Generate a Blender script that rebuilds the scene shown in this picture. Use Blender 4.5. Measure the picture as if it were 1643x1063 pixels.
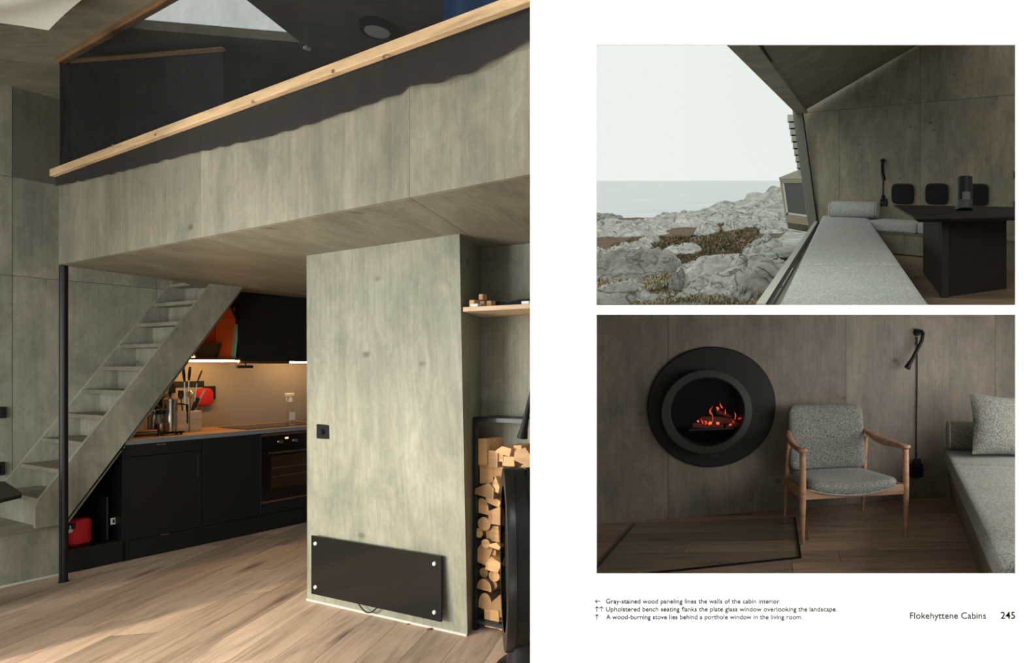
import bpy, bmesh, math, random
from mathutils import Vector, Matrix, noise
random.seed(7)
scene = bpy.context.scene
for o in list(bpy.data.objects): bpy.data.objects.remove(o)

# ------------------------------------------------------------------ camera, sky, lights, exposure
F, PX, PY, EYE = 900.0, 1293.0, 590.0, 1.44          # focal length and principal point in photograph pixels, eye height
cam = bpy.data.cameras.new('camera'); camo = bpy.data.objects.new('camera', cam)
scene.collection.objects.link(camo); scene.camera = camo
camo.location = (0, 0, EYE); camo.rotation_euler = (math.pi/2, 0, 0)
cam.sensor_width = 36; cam.sensor_fit = 'HORIZONTAL'; cam.lens = F/1643*36
cam.shift_x = -(PX-821.5)/1643; cam.shift_y = (PY-531.5)/1643
cam.clip_start = .05; cam.clip_end = 5000
vs = scene.view_settings
vs.view_transform = 'Standard'; vs.look = 'None'; vs.gamma = 1; vs.exposure = 0; vs.use_curve_mapping = False
w = bpy.data.worlds.new('overcast_sky'); scene.world = w; w.use_nodes = True
bg = w.node_tree.nodes['Background']; bg.inputs[0].default_value = (.975, 1, .975, 1); bg.inputs[1].default_value = .89

def lamp(name, kind, loc, target, power, color=(1,1,1), **kw):
    l = bpy.data.lights.new(name, kind); l.energy = power; l.color = color
    for k, v in kw.items(): setattr(l, k, v)
    o = bpy.data.objects.new(name, l); scene.collection.objects.link(o)
    o.location = loc
    o.rotation_euler = (Vector(target)-Vector(loc)).to_track_quat('-Z', 'Y').to_euler()
    return o
# added fill lamps, out of view, whitening the page from above and below
lamp('page_fill_light', 'AREA', (.15, 1.2, 3.3), (.15, 1.85, 1.6), 27, shape='RECTANGLE', size=2.6, size_y=.2, spread=math.radians(120))
lamp('page_fill_light_low', 'AREA', (.15, 1.2, .12), (.15, 1.85, 1.5), 13, shape='RECTANGLE', size=2.6, size_y=.2, spread=math.radians(120))
# daylight of the plate window over the bench of the living room
lamp('window_daylight', 'AREA', (2.12, 3.2, 1.34), (.1, 3.9, 1.0), 46, (1,.985,.95), shape='RECTANGLE', size=2.8, size_y=.8)
# added fill lamp, out of view inside the plate window, brightening the dining corner
lamp('dining_fill_light', 'AREA', (-.5, 2.6, 3.35), (1.4, 5.6, 2.3), 30, (.96,1,.97), shape='RECTANGLE', size=1.2, size_y=.8)
# daylight of the big window behind the viewer, on the cabin side
lamp('window_daylight_cabin', 'AREA', (-4.3, 1.25, 1.25), (-3.5, 5.0, 1.2), 105, (1,1,.98), shape='RECTANGLE', size=3.6, size_y=1.6)
# low warm daylight on the floor by the pillar, edged by an added blocker
lamp('floor_daylight', 'SPOT', (-4.70, 1.15, 1.05), (-2.75, 3.15, -.75), 260, (1,.86,.68), spot_size=math.radians(88), spot_blend=.55, shadow_soft_size=.04)

# ------------------------------------------------------------------ geometry helpers
def V(*a): return Vector(a)
def ray(x, y): return V((x-PX)/F, 1, (PY-y)/F)
def at(x, y, Y): return V(0,0,EYE) + ray(x, y)*Y
def on_z(x, y, z): d = ray(x, y); return V(0,0,EYE) + d*((z-EYE)/d.z)
class Frame:
    """a local frame: u along, v into, w up"""
    def __init__(s, o, u):
        s.o = Vector(o); s.u = V(u[0], u[1], 0).normalized(); s.v = V(-s.u.y, s.u.x, 0); s.w = V(0,0,1)
        s.M = Matrix(((s.u.x, s.v.x, 0, s.o.x), (s.u.y, s.v.y, 0, s.o.y), (0, 0, 1, s.o.z), (0, 0, 0, 1)))
    def __call__(s, u, v, w): return s.o + s.u*u + s.v*v + s.w*w
    def loc(s, p): d = Vector(p)-s.o; return V(d.dot(s.u), d.dot(s.v), d.z)
    def px(s, x, y, v=0):
        d = ray(x, y); c = V(0,0,EYE); t = (s.v.dot(s.o)+v-s.v.dot(c))/s.v.dot(d); return s.loc(c+d*t)
    def pz(s, x, y, z): return s.loc(on_z(x, y, z))
    def at(s, u, v, w, rz=0):
        return Frame(s(u, v, w), Matrix.Rotation(rz, 3, 'Z') @ s.u)
WORLD = Frame((0,0,0), (1,0,0))
col = scene.collection
WMAT = {}
class B:
    def __init__(s): s.bm = bmesh.new()
    def box(s, lo, hi, bev=0, seg=2, fn=None, sub=0):
        t = bmesh.new(); bmesh.ops.create_cube(t, size=1)
        for v in t.verts: v.co = V(*[lo[i]+(hi[i]-lo[i])*(v.co[i]+.5) for i in range(3)])
        if sub:                                        # soft rounded block for cushions
            t.free(); t = bmesh.new(); bmesh.ops.create_cube(t, size=2); bmesh.ops.subdivide_edges(t, edges=t.edges[:], cuts=13, use_grid_fill=True)
            h = [(hi[i]-lo[i])/2 for i in range(3)]; c = [(hi[i]+lo[i])/2 for i in range(3)]
            rv = [min(r_, h_*.98) for r_, h_ in zip(bev if isinstance(bev, tuple) else (bev,)*3, h)]
            for v in t.verts:
                p = [math.sin(v.co[i]*math.pi/2)*h[i] for i in range(3)]
                q = [max(-(h[i]-rv[i]), min(h[i]-rv[i], p[i])) for i in range(3)]; d = V(*[(p[i]-q[i])/rv[i] for i in range(3)])
                m_ = max(abs(x) for x in d); d = d*(m_/d.length) if d.length > 1e-9 else d
                v.co = V(*[c[i]+q[i]+d[i]*rv[i] for i in range(3)])
        elif bev: bmesh.ops.bevel(t, geom=t.edges[:], offset=bev, segments=seg, profile=.5, affect='EDGES', clamp_overlap=True)
        if fn:
            for v in t.verts: v.co = fn(v.co.copy())
        s.merge(t); return s
    def merge(s, t):
        me = bpy.data.meshes.new('t'); t.to_mesh(me); t.free(); s.bm.from_mesh(me); bpy.data.meshes.remove(me)
    def poly(s, vs, faces, mi=0):
        vv = [s.bm.verts.new(v) for v in vs]
        for f in faces:
            try: s.bm.faces.new([vv[i] for i in f]).material_index = mi
            except ValueError: pass
        return s
    def prism(s, pts, d):
        n = len(pts); d = Vector(d); a = [Vector(p) for p in pts]; b = [p+d for p in a]
        fs = [tuple(range(n-1,-1,-1)), tuple(range(n, 2*n))] + [(i, (i+1)%n, n+(i+1)%n, n+i) for i in range(n)]
        s.poly(a+b, fs); return s
    def tube(s, pts, rs, n=10, cap=True, flat=1.0):
        pts = [Vector(p) for p in pts]
        if not hasattr(rs, '__len__'): rs = [rs]*len(pts)
        rings = []; up = None
        for i, p in enumerate(pts):
            d = (pts[min(i+1, len(pts)-1)]-pts[max(i-1, 0)]).normalized()
            if up is None: up = V(0,0,1) if abs(d.z) < .9 else V(1,0,0)
            x = d.cross(up).normalized(); y = x.cross(d).normalized(); up = y
            rings.append([s.bm.verts.new(p+x*rs[i]*math.cos(2*math.pi*k/n)+y*rs[i]*flat*math.sin(2*math.pi*k/n)) for k in range(n)])
        for a, b in zip(rings, rings[1:]):
            for k in range(n): s.bm.faces.new((a[k], a[(k+1)%n], b[(k+1)%n], b[k]))
        if cap: s.bm.faces.new(rings[0][::-1]); s.bm.faces.new(rings[-1])
        return s
    def lathe(s, prof, c=(0,0,0), n=24, axis=(0,0,1), sx=1.0):
        c = Vector(c); ax = Vector(axis).normalized(); x = V(1,0,0) if abs(ax.x) < .9 else V(0,1,0)
        x = (x-ax*x.dot(ax)).normalized(); y = ax.cross(x); rings = []
        for r, h in prof:
            if r < 1e-6: rings.append([s.bm.verts.new(c+ax*h)])
            else: rings.append([s.bm.verts.new(c+ax*h+x*r*sx*math.cos(2*math.pi*k/n)+y*r*math.sin(2*math.pi*k/n)) for k in range(n)])
        for a, b in zip(rings, rings[1:]):
            for k in range(n):
                q = [a[k % len(a)], a[(k+1) % len(a)], b[(k+1) % len(b)], b[k % len(b)]]
                f = [v for i, v in enumerate(q) if v not in q[:i]]
                if len(f) > 2:
                    try: s.bm.faces.new(f)
                    except ValueError: pass
        return s
    def surf(s, fn, nu, nv, mi=0):
        g = [[s.bm.verts.new(fn(i/nu, j/nv)) for i in range(nu+1)] for j in range(nv+1)]
        for j in range(nv):
            for i in range(nu): s.bm.faces.new((g[j][i], g[j][i+1], g[j+1][i+1], g[j+1][i])).material_index = mi
        return s
    def thick(s, d):
        bmesh.ops.recalc_face_normals(s.bm, faces=s.bm.faces[:])
        bmesh.ops.solidify(s.bm, geom=s.bm.faces[:], thickness=d); return s
    def map(s, fn):
        for v in s.bm.verts: v.co = fn(v.co.copy())
        return s
    def done(s, name, mat, parent=None, M=None, smooth=True, angle=35, keep=False):
        bm = s.bm
        if not keep: bmesh.ops.recalc_face_normals(bm, faces=bm.faces[:])
        for f in bm.faces: f.smooth = smooth
        for e in bm.edges:
            e.smooth = len(e.link_faces) == 2 and e.calc_face_angle(0) < math.radians(angle)
        me = bpy.data.meshes.new(name); bm.to_mesh(me); bm.free()
        for m in (mat if isinstance(mat, (list, tuple)) else [mat]): me.materials.append(m)
        return link(name, me, parent, M)
def link(name, me, parent=None, M=None):
    o = bpy.data.objects.new(name, me); col.objects.link(o)
    M = M.M if isinstance(M, Frame) else (M or Matrix.Identity(4))
    o.matrix_basis = M; WMAT[o.name] = M
    if parent:
        o.parent = parent; o.matrix_parent_inverse = WMAT[parent.name].inverted()
    return o
def tag(o, label, cat=None, group=None, kind=None):
    o['label'] = label
    if cat: o['category'] = cat
    if group: o['group'] = group
    if kind: o['kind'] = kind
    return o
def thing(name, label, cat, M, group=None, kind=None):
    return tag(link(name, None, None, M), label, cat, group, kind)
def struct(o, label=None):
    o['kind'] = 'structure'
    if label: o['label'] = label
    return o
def boxp(name, fr, lo, hi, mat, parent=None, bev=0, seg=1):
    return B().box(lo, hi, bev, seg).done(name, mat, parent, fr)
def clip(poly, a, b, c):                       # keep a*x+b*y+c >= 0
    out = []
    for i in range(len(poly)):
        p, q = poly[i], poly[(i+1) % len(poly)]; dp = a*p[0]+b*p[1]+c; dq = a*q[0]+b*q[1]+c
        if dp >= 0: out.append(p)
        if dp*dq < 0:
            t = dp/(dp-dq); out.append((p[0]+(q[0]-p[0])*t, p[1]+(q[1]-p[1])*t))
    return out

# ------------------------------------------------------------------ materials
def mat(name): 
    m = bpy.data.materials.new(name); m.use_nodes = True; nt = m.node_tree
    return m, nt, nt.nodes['Principled BSDF']
def N(nt, t, **kw):
    n = nt.nodes.new(t)
    for k, v in kw.items():
        if k in n.inputs: n.inputs[k].default_value = v
        else: setattr(n, k, v)
    return n
def L(nt, a, b): nt.links.new(a, b)
def coords(nt, scale=(1,1,1), rnd=True):
    tc = N(nt, 'ShaderNodeTexCoord'); mp = N(nt, 'ShaderNodeMapping'); mp.inputs['Scale'].default_value = scale
    if rnd:
        oi = N(nt, 'ShaderNodeObjectInfo'); mu = N(nt, 'ShaderNodeVectorMath', operation='SCALE'); mu.inputs[0].default_value = (37, 53, 71)
        ad = N(nt, 'ShaderNodeVectorMath', operation='ADD')
        L(nt, oi.outputs['Random'], mu.inputs['Scale']); L(nt, tc.outputs['Object'], ad.inputs[0]); L(nt, mu.outputs[0], ad.inputs[1])
        L(nt, ad.outputs[0], mp.inputs['Vector'])
    else: L(nt, tc.outputs['Object'], mp.inputs['Vector'])
    return mp.outputs[0]
def noise_tex(nt, vec, scale, detail=5, rough=.55, dist=0):
    n = N(nt, 'ShaderNodeTexNoise'); n.inputs['Scale'].default_value = scale; n.inputs['Detail'].default_value = detail
    n.inputs['Roughness'].default_value = rough; n.inputs['Distortion'].default_value = dist; L(nt, vec, n.inputs['Vector']); return n.outputs['Fac']
def ramp(nt, fac, stops):
    r = N(nt, 'ShaderNodeValToRGB'); e = r.color_ramp.elements
    while len(e) < len(stops): e.new(.5)
    for i, (p, c) in enumerate(stops): e[i].position = p; e[i].color = (*c, 1)
    L(nt, fac, r.inputs[0]); return r.outputs[0]
def mixc(nt, fac, a, b, mode='MIX'):
    m = N(nt, 'ShaderNodeMix', data_type='RGBA', blend_type=mode)
    for k, v in ((0, fac), (6, a), (7, b)):
        if hasattr(v, 'is_linked'): L(nt, v, m.inputs[k])
        else: m.inputs[k].default_value = v if k == 0 else (*v, 1)
    return m.outputs[2]
def bump(nt, h, b, strength=.2, dist=.002):
    n = N(nt, 'ShaderNodeBump'); n.inputs['Strength'].default_value = strength; n.inputs['Distance'].default_value = dist
    L(nt, h, n.inputs['Height']); L(nt, n.outputs[0], b.inputs['Normal'])
def plain(name, c, rough=.6, metal=0, spec=.5, emit=None, es=0):
    m, nt, b = mat(name); b.inputs['Base Color'].default_value = (*c, 1); b.inputs['Roughness'].default_value = rough
    b.inputs['Metallic'].default_value = metal; b.inputs['Specular IOR Level'].default_value = spec
    v = coords(nt); n = noise_tex(nt, v, 60, 3)
    L(nt, mixc(nt, n, tuple(x*.88 for x in c), tuple(min(1, x*1.1) for x in c)), b.inputs['Base Color'])
    if emit: b.inputs['Emission Color'].default_value = (*emit, 1); b.inputs['Emission Strength'].default_value = es
    return m
def plywood(name, k=1.0, warm=0.0, grain='z', rough=.62, spec=.3, tint=(1,1,1)):
    m, nt, b = mat(name)
    s1 = {'z': (1, 1, .5), 'x': (.5, 1, 1), 'y': (1, .5, 1)}[grain]
    s2 = {'z': (1, 1, .03), 'x': (.03, 1, 1), 'y': (1, .03, 1)}[grain]
    v1 = coords(nt, s1); v2 = coords(nt, s2)
    def c(r, g, bl): return (r*k*(1+warm)*tint[0], g*k*tint[1], bl*k*(1-warm)*tint[2])
    blot = noise_tex(nt, v1, 3.2, 6, .62, .6)
    base = ramp(nt, blot, [(.3, c(.20,.21,.165)), (.5, c(.285,.275,.215)), (.72, c(.37,.36,.285))])
    gr = noise_tex(nt, v2, 55, 4, .6)
    base = mixc(nt, .28, base, ramp(nt, gr, [(.3, (.55,.55,.55)), (.7, (1.3,1.3,1.3))]), 'MULTIPLY')
    sw = noise_tex(nt, v1, 9, 8, .7, 2.2)
    base = mixc(nt, .35, base, ramp(nt, sw, [(.35, (.60,.66,.65)), (.65, (1.3,1.27,1.2))]), 'MULTIPLY')
    vo = N(nt, 'ShaderNodeTexVoronoi'); vo.inputs['Scale'].default_value = 2.3
    L(nt, coords(nt, tuple(1.9 if q < 1 else 1 for q in s1)), vo.inputs['Vector'])
    base = mixc(nt, 1, base, ramp(nt, vo.outputs['Distance'], [(.02, (.45,.43,.38)), (.10, (1,1,1))]), 'MULTIPLY')
    L(nt, base, b.inputs['Base Color']); b.inputs['Roughness'].default_value = rough; b.inputs['Specular IOR Level'].default_value = spec
    bump(nt, gr, b, .12, .001); return m
def oak(name, c, k=1.0, rough=.5, var=.35, knots=True):
    m, nt, b = mat(name)
    v = coords(nt, (.12, 1, 1)); oi = N(nt, 'ShaderNodeObjectInfo')
    g = noise_tex(nt, v, 16, 6, .6, .8); f = noise_tex(nt, v, 120, 3)
    cc = tuple(x*k for x in c)
    base = ramp(nt, g, [(.28, tuple(x*.60 for x in cc)), (.5, cc), (.75, tuple(min(1, x*1.25) for x in cc))])
    base = mixc(nt, .3, base, ramp(nt, f, [(.3, (.7,.68,.66)), (.7, (1.2,1.2,1.2))]), 'MULTIPLY')
    pl = ramp(nt, oi.outputs['Random'], [(0, (1-var,1-var*1.05,1-var*1.1)), (.5, (1,.97,.94)), (1, (1+var*.6,1+var*.55,1+var*.5))])
    base = mixc(nt, 1, base, pl, 'MULTIPLY')
    if knots:
        vo = N(nt, 'ShaderNodeTexVoronoi'); vo.inputs['Scale'].default_value = 2.6; L(nt, coords(nt, (.35, 1.3, 1.3)), vo.inputs['Vector'])
        base = mixc(nt, 1, base, ramp(nt, vo.outputs['Distance'], [(.03, (.38,.33,.33)), (.16, (1,1,1))]), 'MULTIPLY')
    L(nt, base, b.inputs['Base Color']); b.inputs['Roughness'].default_value = rough; b.inputs['Specular IOR Level'].default_value = .35
    bump(nt, f, b, .1, .0008); return m
def felt(name, c, contrast=.6, scale=260):
    m, nt, b = mat(name); v = coords(nt)
    n = noise_tex(nt, v, scale, 2, .7); n2 = noise_tex(nt, v, 5, 3)
    lo = tuple(x*(1-contrast) for x in c); hi = tuple(x*(1+contrast) for x in c)
    base = ramp(nt, n, [(.34, lo), (.5, c), (.66, hi)])
    base = mixc(nt, .25, base, ramp(nt, n2, [(.3, (.8,.8,.8)), (.7, (1.15,1.15,1.15))]), 'MULTIPLY')
    L(nt, base, b.inputs['Base Color']); b.inputs['Roughness'].default_value = .95; b.inputs['Specular IOR Level'].default_value = .1
    b.inputs['Sheen Weight'].default_value = .15
    bump(nt, n, b, .5, .003); return m
def glassy(name, tint, transp=.9, rough=.02, gloss=.08):
    m = bpy.data.materials.new(name); m.use_nodes = True; nt = m.node_tree; nt.nodes.clear()
    out = N(nt, 'ShaderNodeOutputMaterial'); t = N(nt, 'ShaderNodeBsdfTransparent'); g = N(nt, 'ShaderNodeBsdfGlossy'); mx = N(nt, 'ShaderNodeMixShader')
    t.inputs[0].default_value = (*tint, 1); g.inputs['Roughness'].default_value = rough
    fr = N(nt, 'ShaderNodeFresnel'); fr.inputs[0].default_value = 1.45
    v = coords(nt); n = noise_tex(nt, v, 1.3, 2); mu = N(nt, 'ShaderNodeMath', operation='MULTIPLY'); L(nt, fr.outputs[0], mu.inputs[0])
    rm = N(nt, 'ShaderNodeMapRange'); rm.inputs['To Min'].default_value = gloss*8; rm.inputs['To Max'].default_value = gloss*12; L(nt, n, rm.inputs[0]); L(nt, rm.outputs[0], mu.inputs[1])
    ge = N(nt, 'ShaderNodeNewGeometry'); iv = N(nt, 'ShaderNodeMath', operation='SUBTRACT'); iv.inputs[0].default_value = 1; L(nt, ge.outputs['Backfacing'], iv.inputs[1]); m2 = N(nt, 'ShaderNodeMath', operation='MULTIPLY'); L(nt, mu.outputs[0], m2.inputs[0]); L(nt, iv.outputs[0], m2.inputs[1])
    L(nt, m2.outputs[0], mx.inputs[0]); L(nt, t.outputs[0], mx.inputs[1]); L(nt, g.outputs[0], mx.inputs[2]); L(nt, mx.outputs[0], out.inputs[0]); return m
def netting(name, c, cover):
    m = bpy.data.materials.new(name); m.use_nodes = True; nt = m.node_tree; b = nt.nodes['Principled BSDF']; out = nt.nodes['Material Output']
    b.inputs['Base Color'].default_value = (*c, 1); b.inputs['Roughness'].default_value = .9
    t = N(nt, 'ShaderNodeBsdfTransparent'); mx = N(nt, 'ShaderNodeMixShader')
    n = noise_tex(nt, coords(nt), 7, 5); rm = N(nt, 'ShaderNodeMapRange')
    rm.inputs['To Min'].default_value = cover-.12; rm.inputs['To Max'].default_value = cover+.12; L(nt, n, rm.inputs[0])
    L(nt, rm.outputs[0], mx.inputs[0]); L(nt, t.outputs[0], mx.inputs[1]); L(nt, b.outputs[0], mx.inputs[2]); L(nt, mx.outputs[0], out.inputs[0]); return m

M_ply = plywood('grey_stained_plywood')
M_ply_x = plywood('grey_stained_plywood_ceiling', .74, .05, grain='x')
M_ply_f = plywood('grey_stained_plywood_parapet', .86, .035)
M_ply_p = plywood('grey_stained_plywood_pillar', 1.04, 0, tint=(.965,1,1.0))
M_joint = plain('pale_floor_joint', (.46,.36,.27), .7)
M_ply_u = plywood('shade_toned_loft_plywood', .5, .03, grain='x')  # the loft's shade put into a darker copy of the plywood
M_ply_d = plywood('grey_stained_plywood_dining', 1.02, .03, tint=(1.06,.99,.97))
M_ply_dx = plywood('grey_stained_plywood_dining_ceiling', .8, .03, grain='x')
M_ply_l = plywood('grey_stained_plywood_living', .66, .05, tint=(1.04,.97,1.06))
M_gap = plain('seam_shadow_gap', (.035,.033,.026), .9)
M_oak1 = oak('oak_plank_cabin', (.53,.40,.295), var=.3)
M_oak2 = oak('oak_plank_dining', (.42,.31,.22))
M_oak3 = oak('oak_plank_living', (.37,.27,.20))
M_pine = oak('pale_pine', (.72,.52,.30), var=.05)
M_beam = oak('brown_beam_wood', (.30,.18,.085), var=.1)
M_shelf = oak('pale_oak_shelf', (.60,.45,.30), var=.05, knots=False)
M_chair = oak('oiled_oak_chair', (.46,.27,.17), var=.05, knots=False)
M_darkoak = oak('black_brown_oak', (.022,.016,.013), var=.1, knots=False, rough=.6)
M_counter = oak('oak_worktop', (.46,.30,.18), var=.02, knots=False)
M_black = plain('black_lacquer', (.008,.009,.009), .55, spec=.3)
M_blackm = plain('black_metal', (.012,.014,.015), .35, .3)
M_blackg = plain('black_gloss', (.006,.006,.006), .12)
M_steelblue = plain('dark_steel', (.045,.055,.06), .4, .6)
M_steel = plain('brushed_steel', (.6,.58,.55), .25, 1)
M_white = plain('white_plastic', (.75,.75,.73), .5)
M_page = plain('white_paper', (.93,.93,.93), .9, spec=.05)
M_ink = plain('grey_ink', (.035,.035,.035), .9, spec=.05)
M_inkb = plain('black_ink', (.004,.004,.004), .9, spec=.05)
M_greyedge = plain('grey_worktop_edge', (.17,.19,.20), .5)
M_splash = plain('grey_backsplash', (.27,.26,.24), .5)
M_bronze = plain('bronze_trim', (.22,.13,.075), .35, .8)
M_red = plain('red_fabric', (.62,.01,.02), .7)
M_orange = plain('orange_plastic', (.9,.12,.01), .4)
M_green = plain('mint_plastic', (.30,.55,.42), .5)
M_felt2 = felt('light_grey_wool', (.56,.57,.54), .32, 75)
M_felt3 = felt('grey_melange_wool', (.20,.205,.175), .55, 110)
M_felt_c = felt('grey_chair_wool', (.225,.23,.21), .65, 130)
M_pad = felt('charcoal_wool', (.018,.018,.018), .5)
M_net = netting('black_netting', (.012,.013,.014), .46)
M_net2 = netting('black_netting_folded', (.012,.013,.014), .90)
M_hem = netting('black_netting_hem', (.014,.013,.011), .86)
M_blue = plain('blue_curtain_cloth', (.02,.12,.33), .85)
M_cloth = plain('white_cloth', (.82,.84,.76), .85)
M_glass = glassy('window_glass', (.982,.994,.987), gloss=.003)
M_clear = glassy('clear_glass', (.96,.97,.96), gloss=.09)
M_hearth = glassy('hearth_glass', (.95,.965,.95), gloss=.10)
M_fireglass = glassy('stove_glass', (.96,.97,.96), gloss=.015)
M_firewood = oak('split_firewood', (.58,.35,.165), var=.5, knots=False)
M_bark = plain('firewood_bark', (.14,.085,.05), .9)
M_led = plain('warm_led', (1,.7,.35), .5, emit=(1,.52,.18), es=85)
M_wick = plain('wicker', (.10,.05,.02), .8)
M_whiteframe = plain('pale_window_frame', (.62,.62,.55), .5)
M_sill = plain('grey_window_sill', (.26,.26,.21), .6)
def flame_mat():
    m, nt, b = mat('ember_flame'); n = noise_tex(nt, coords(nt), 30, 3)
    L(nt, ramp(nt, n, [(.35, (.35,.008,.004)), (.55, (.9,.05,.015)), (.72, (1,.30,.10))]), b.inputs['Emission Color'])
    b.inputs['Emission Strength'].default_value = 1.1; b.inputs['Base Color'].default_value = (.1,.01,.01,1); return m
M_flame = flame_mat()

# ------------------------------------------------------------------ the white page
YP = 1.85; pg = YP/F
def pgx(x): return (x-PX)*pg
def pgz(y): return EYE+(PY-y)*pg
page = thing('printed_page', 'tall white printed page with two rectangular picture openings and grey captions', 'page', Frame((0, YP, 0), (1,0,0)))
xs = [pgx(850.5), pgx(956.5), pgx(1629.5), pgx(1900)]; zs = [0, pgz(920), pgz(504.5), pgz(489), pgz(71), 3.4]
pb = B()
for i in range(3):
    for j in range(5):
        if i == 1 and j in (1, 3): continue
        pb.box((xs[i], 0, zs[j]), (xs[i+1], .005, zs[j+1]))
bmesh.ops.remove_doubles(pb.bm, verts=pb.bm.verts[:], dist=1e-5)
inner = {}
for f in pb.bm.faces: inner.setdefault(tuple(round(c, 4) for c in f.calc_center_median()), []).append(f)
bmesh.ops.delete(pb.bm, geom=[f for g in inner.values() if len(g) > 1 for f in g], context='FACES_ONLY')
pb.done('paper_sheet', M_page, page, Frame((0, YP, 0), (1,0,0)), smooth=False)
def print_text(s, x0, x1, ybase, name, m, h=None):
    cu = bpy.data.curves.new('t', 'FONT'); cu.body = s; cu.extrude = .0006; cu.offset = .006
    t = bpy.data.objects.new('t', cu); col.objects.link(t)
    bpy.context.view_layer.update()
    me = bpy.data.meshes.new_from_object(t.evaluated_get(bpy.context.evaluated_depsgraph_get()))
    bpy.data.objects.remove(t)
    vx = [v.co.x for v in me.vertices]; a, b = min(vx), max(vx); k = (pgx(x1)-pgx(x0))/(b-a); ky = k if not h else h*pg
    for v in me.vertices: v.co = V(pgx(x0)+(v.co.x-a)*k, -.0008-v.co.z, pgz(ybase)+v.co.y*ky)
    me.materials.clear(); me.materials.append(m)
    return link(name, me, page, Frame((0, YP, 0), (1,0,0)))
print_text('Gray-stained wood paneling lines the walls of the cabin interior.', 972.5, 1252.5, 967.6, 'caption_text', M_ink)
print_text('Upholstered bench seating flanks the plate glass window overlooking the landscape.', 972.5, 1343, 980.3, 'caption_text', M_ink)
print_text('A wood-burning stove lies behind a porthole window in the living room.', 972.5, 1287.5, 992.8, 'caption_text', M_ink)
print_text('Flokehyttene Cabins', 1460, 1582, 992, 'page_title_text', M_ink)
print_text('245', 1605.5, 1628.5, 992, 'page_number_text', M_inkb)
def arrow(x, y, up):
    b = B(); s = 4.2; t = .5
    segs = [((-s, 0), (s, 0)), ((-s, 0), (-s+3, 3)), ((-s, 0), (-s+3, -3))]
    for (a, c), (d, e) in segs:
        p, q = (a, c), (d, e); L_ = math.hypot(d-a, e-c); nx, ny = -(e-c)/L_*t, (d-a)/L_*t
        quad = [(p[0]+nx, p[1]+ny), (q[0]+nx, q[1]+ny), (q[0]-nx, q[1]-ny), (p[0]-nx, p[1]-ny)]
        if up: quad = [(v, u) for u, v in quad]
        b.prism([(pgx(x+u), -.0013, pgz(y+v)) for u, v in quad], (0, .0008, 0))
    b.done('arrow_mark', M_ink, page, Frame((0, YP, 0), (1,0,0)), smooth=False)
arrow(959.5, 964, False); arrow(957.8, 976.5, True); arrow(965, 976.5, True); arrow(957.8, 989, True)

# ================================================================== CABIN INTERIOR (left)
ZS, ZC = 2.13, 3.52                                   # underside of the loft, ceiling
K = Frame(on_z(115, 918, 0), on_z(490, 838, 0)-on_z(115, 918, 0))      # kitchen front line
g0 = at(94, 425, (ZS-EYE)*F/(590-425)); g1 = at(850, 280, (ZS-EYE)*F/(590-280))
G = Frame((g0.x, g0.y, 0), g1-g0); GL = (g1-g0).length                 # loft front line
P = Frame(on_z(493, 962, 0), on_z(750, 1020, 0)-on_z(493, 962, 0)); PW = (on_z(750, 1020, 0)-on_z(493, 962, 0)).length
VW = .72                                              # depth of the kitchen: the side wall stands behind it

def planks(floor, fr, poly, width, mat, seed, off=0, gap=.0025, lmin=.9, lmax=2.1, th=.014, wmap=None):
    """boards laid along the frame's u inside a convex polygon given in u, v"""
    rnd = random.Random(seed); us = [p[0] for p in poly]; vs_ = [p[1] for p in poly]
    v = min(vs_)+off*width-width
    while v < max(vs_):
        u = min(us)-rnd.random()*1.6
        while u < max(us):
            ln = rnd.uniform(lmin, lmax); q = poly
            for a, b, c in ((1,0,-(u+gap/2)), (-1,0,u+ln-gap/2), (0,1,-(v+gap/2)), (0,-1,v+width-gap/2)):
                if q: q = clip(q, a, b, c)
            if len(q) > 2:
                cx = sum(p[0] for p in q)/len(q); cy = sum(p[1] for p in q)/len(q); zz = wmap(cx, cy) if wmap else 0
                if wmap: B().prism([(p[0]-cx, p[1]-cy, wmap(*p)-zz-th) for p in q], (0,0,th)).done('plank', mat, floor, fr.at(cx, cy, zz), smooth=False)
                else: B().prism([(p[0]-cx, p[1]-cy, -th) for p in q], (0,0,th)).done('plank', mat, floor, fr.at(cx, cy, 0), smooth=False)
            u += ln
        v += width

fl = B().poly([(-9,-4,-.015), (2.2,-4,-.015), (2.2,1.9,-.015), (-.9,1.9,-.015), (-2.4,9,-.015), (-9,9,-.015)], [range(6)]).done('floor', M_oak1)
struct(fl, 'wide oak plank floor of the cabin interior')
FB = Frame((0,0,0), ((1090-PX)/F, 1))
fp = [K(-2.2,0,0), V(-1.0,2.1,0), V(-1.05,3.2,0), P(1.0,.5,0), K(2.3,0,0)]
gpz = B().prism([(p.x, p.y, -.012) for p in fp], (0,0,.0095)).done('joint_bed', M_joint, fl, None, smooth=False)
planks(fl, FB, [tuple(FB.loc(p)[:2]) for p in fp], .205, M_oak1, 3)

def panel(name, fr, v, pts, mat, parent, th=.012, inset=.0015):
    """a flat board in the plane v of the frame; pts are (u, w), shrunk a little so that a seam stays open"""
    n = len(pts); cu = sum(p[0] for p in pts)/n; cw = sum(p[1] for p in pts)/n; q = []
    for u, w_ in pts:
        q.append((u-math.copysign(inset, u-cu), 0, w_-math.copysign(inset, w_-cw)))
    return B().prism([(a-cu, 0, c-cw) for a, _, c in q], (0, th, 0)).done(name, mat, parent, fr.at(cu, v, cw), smooth=False)
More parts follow.
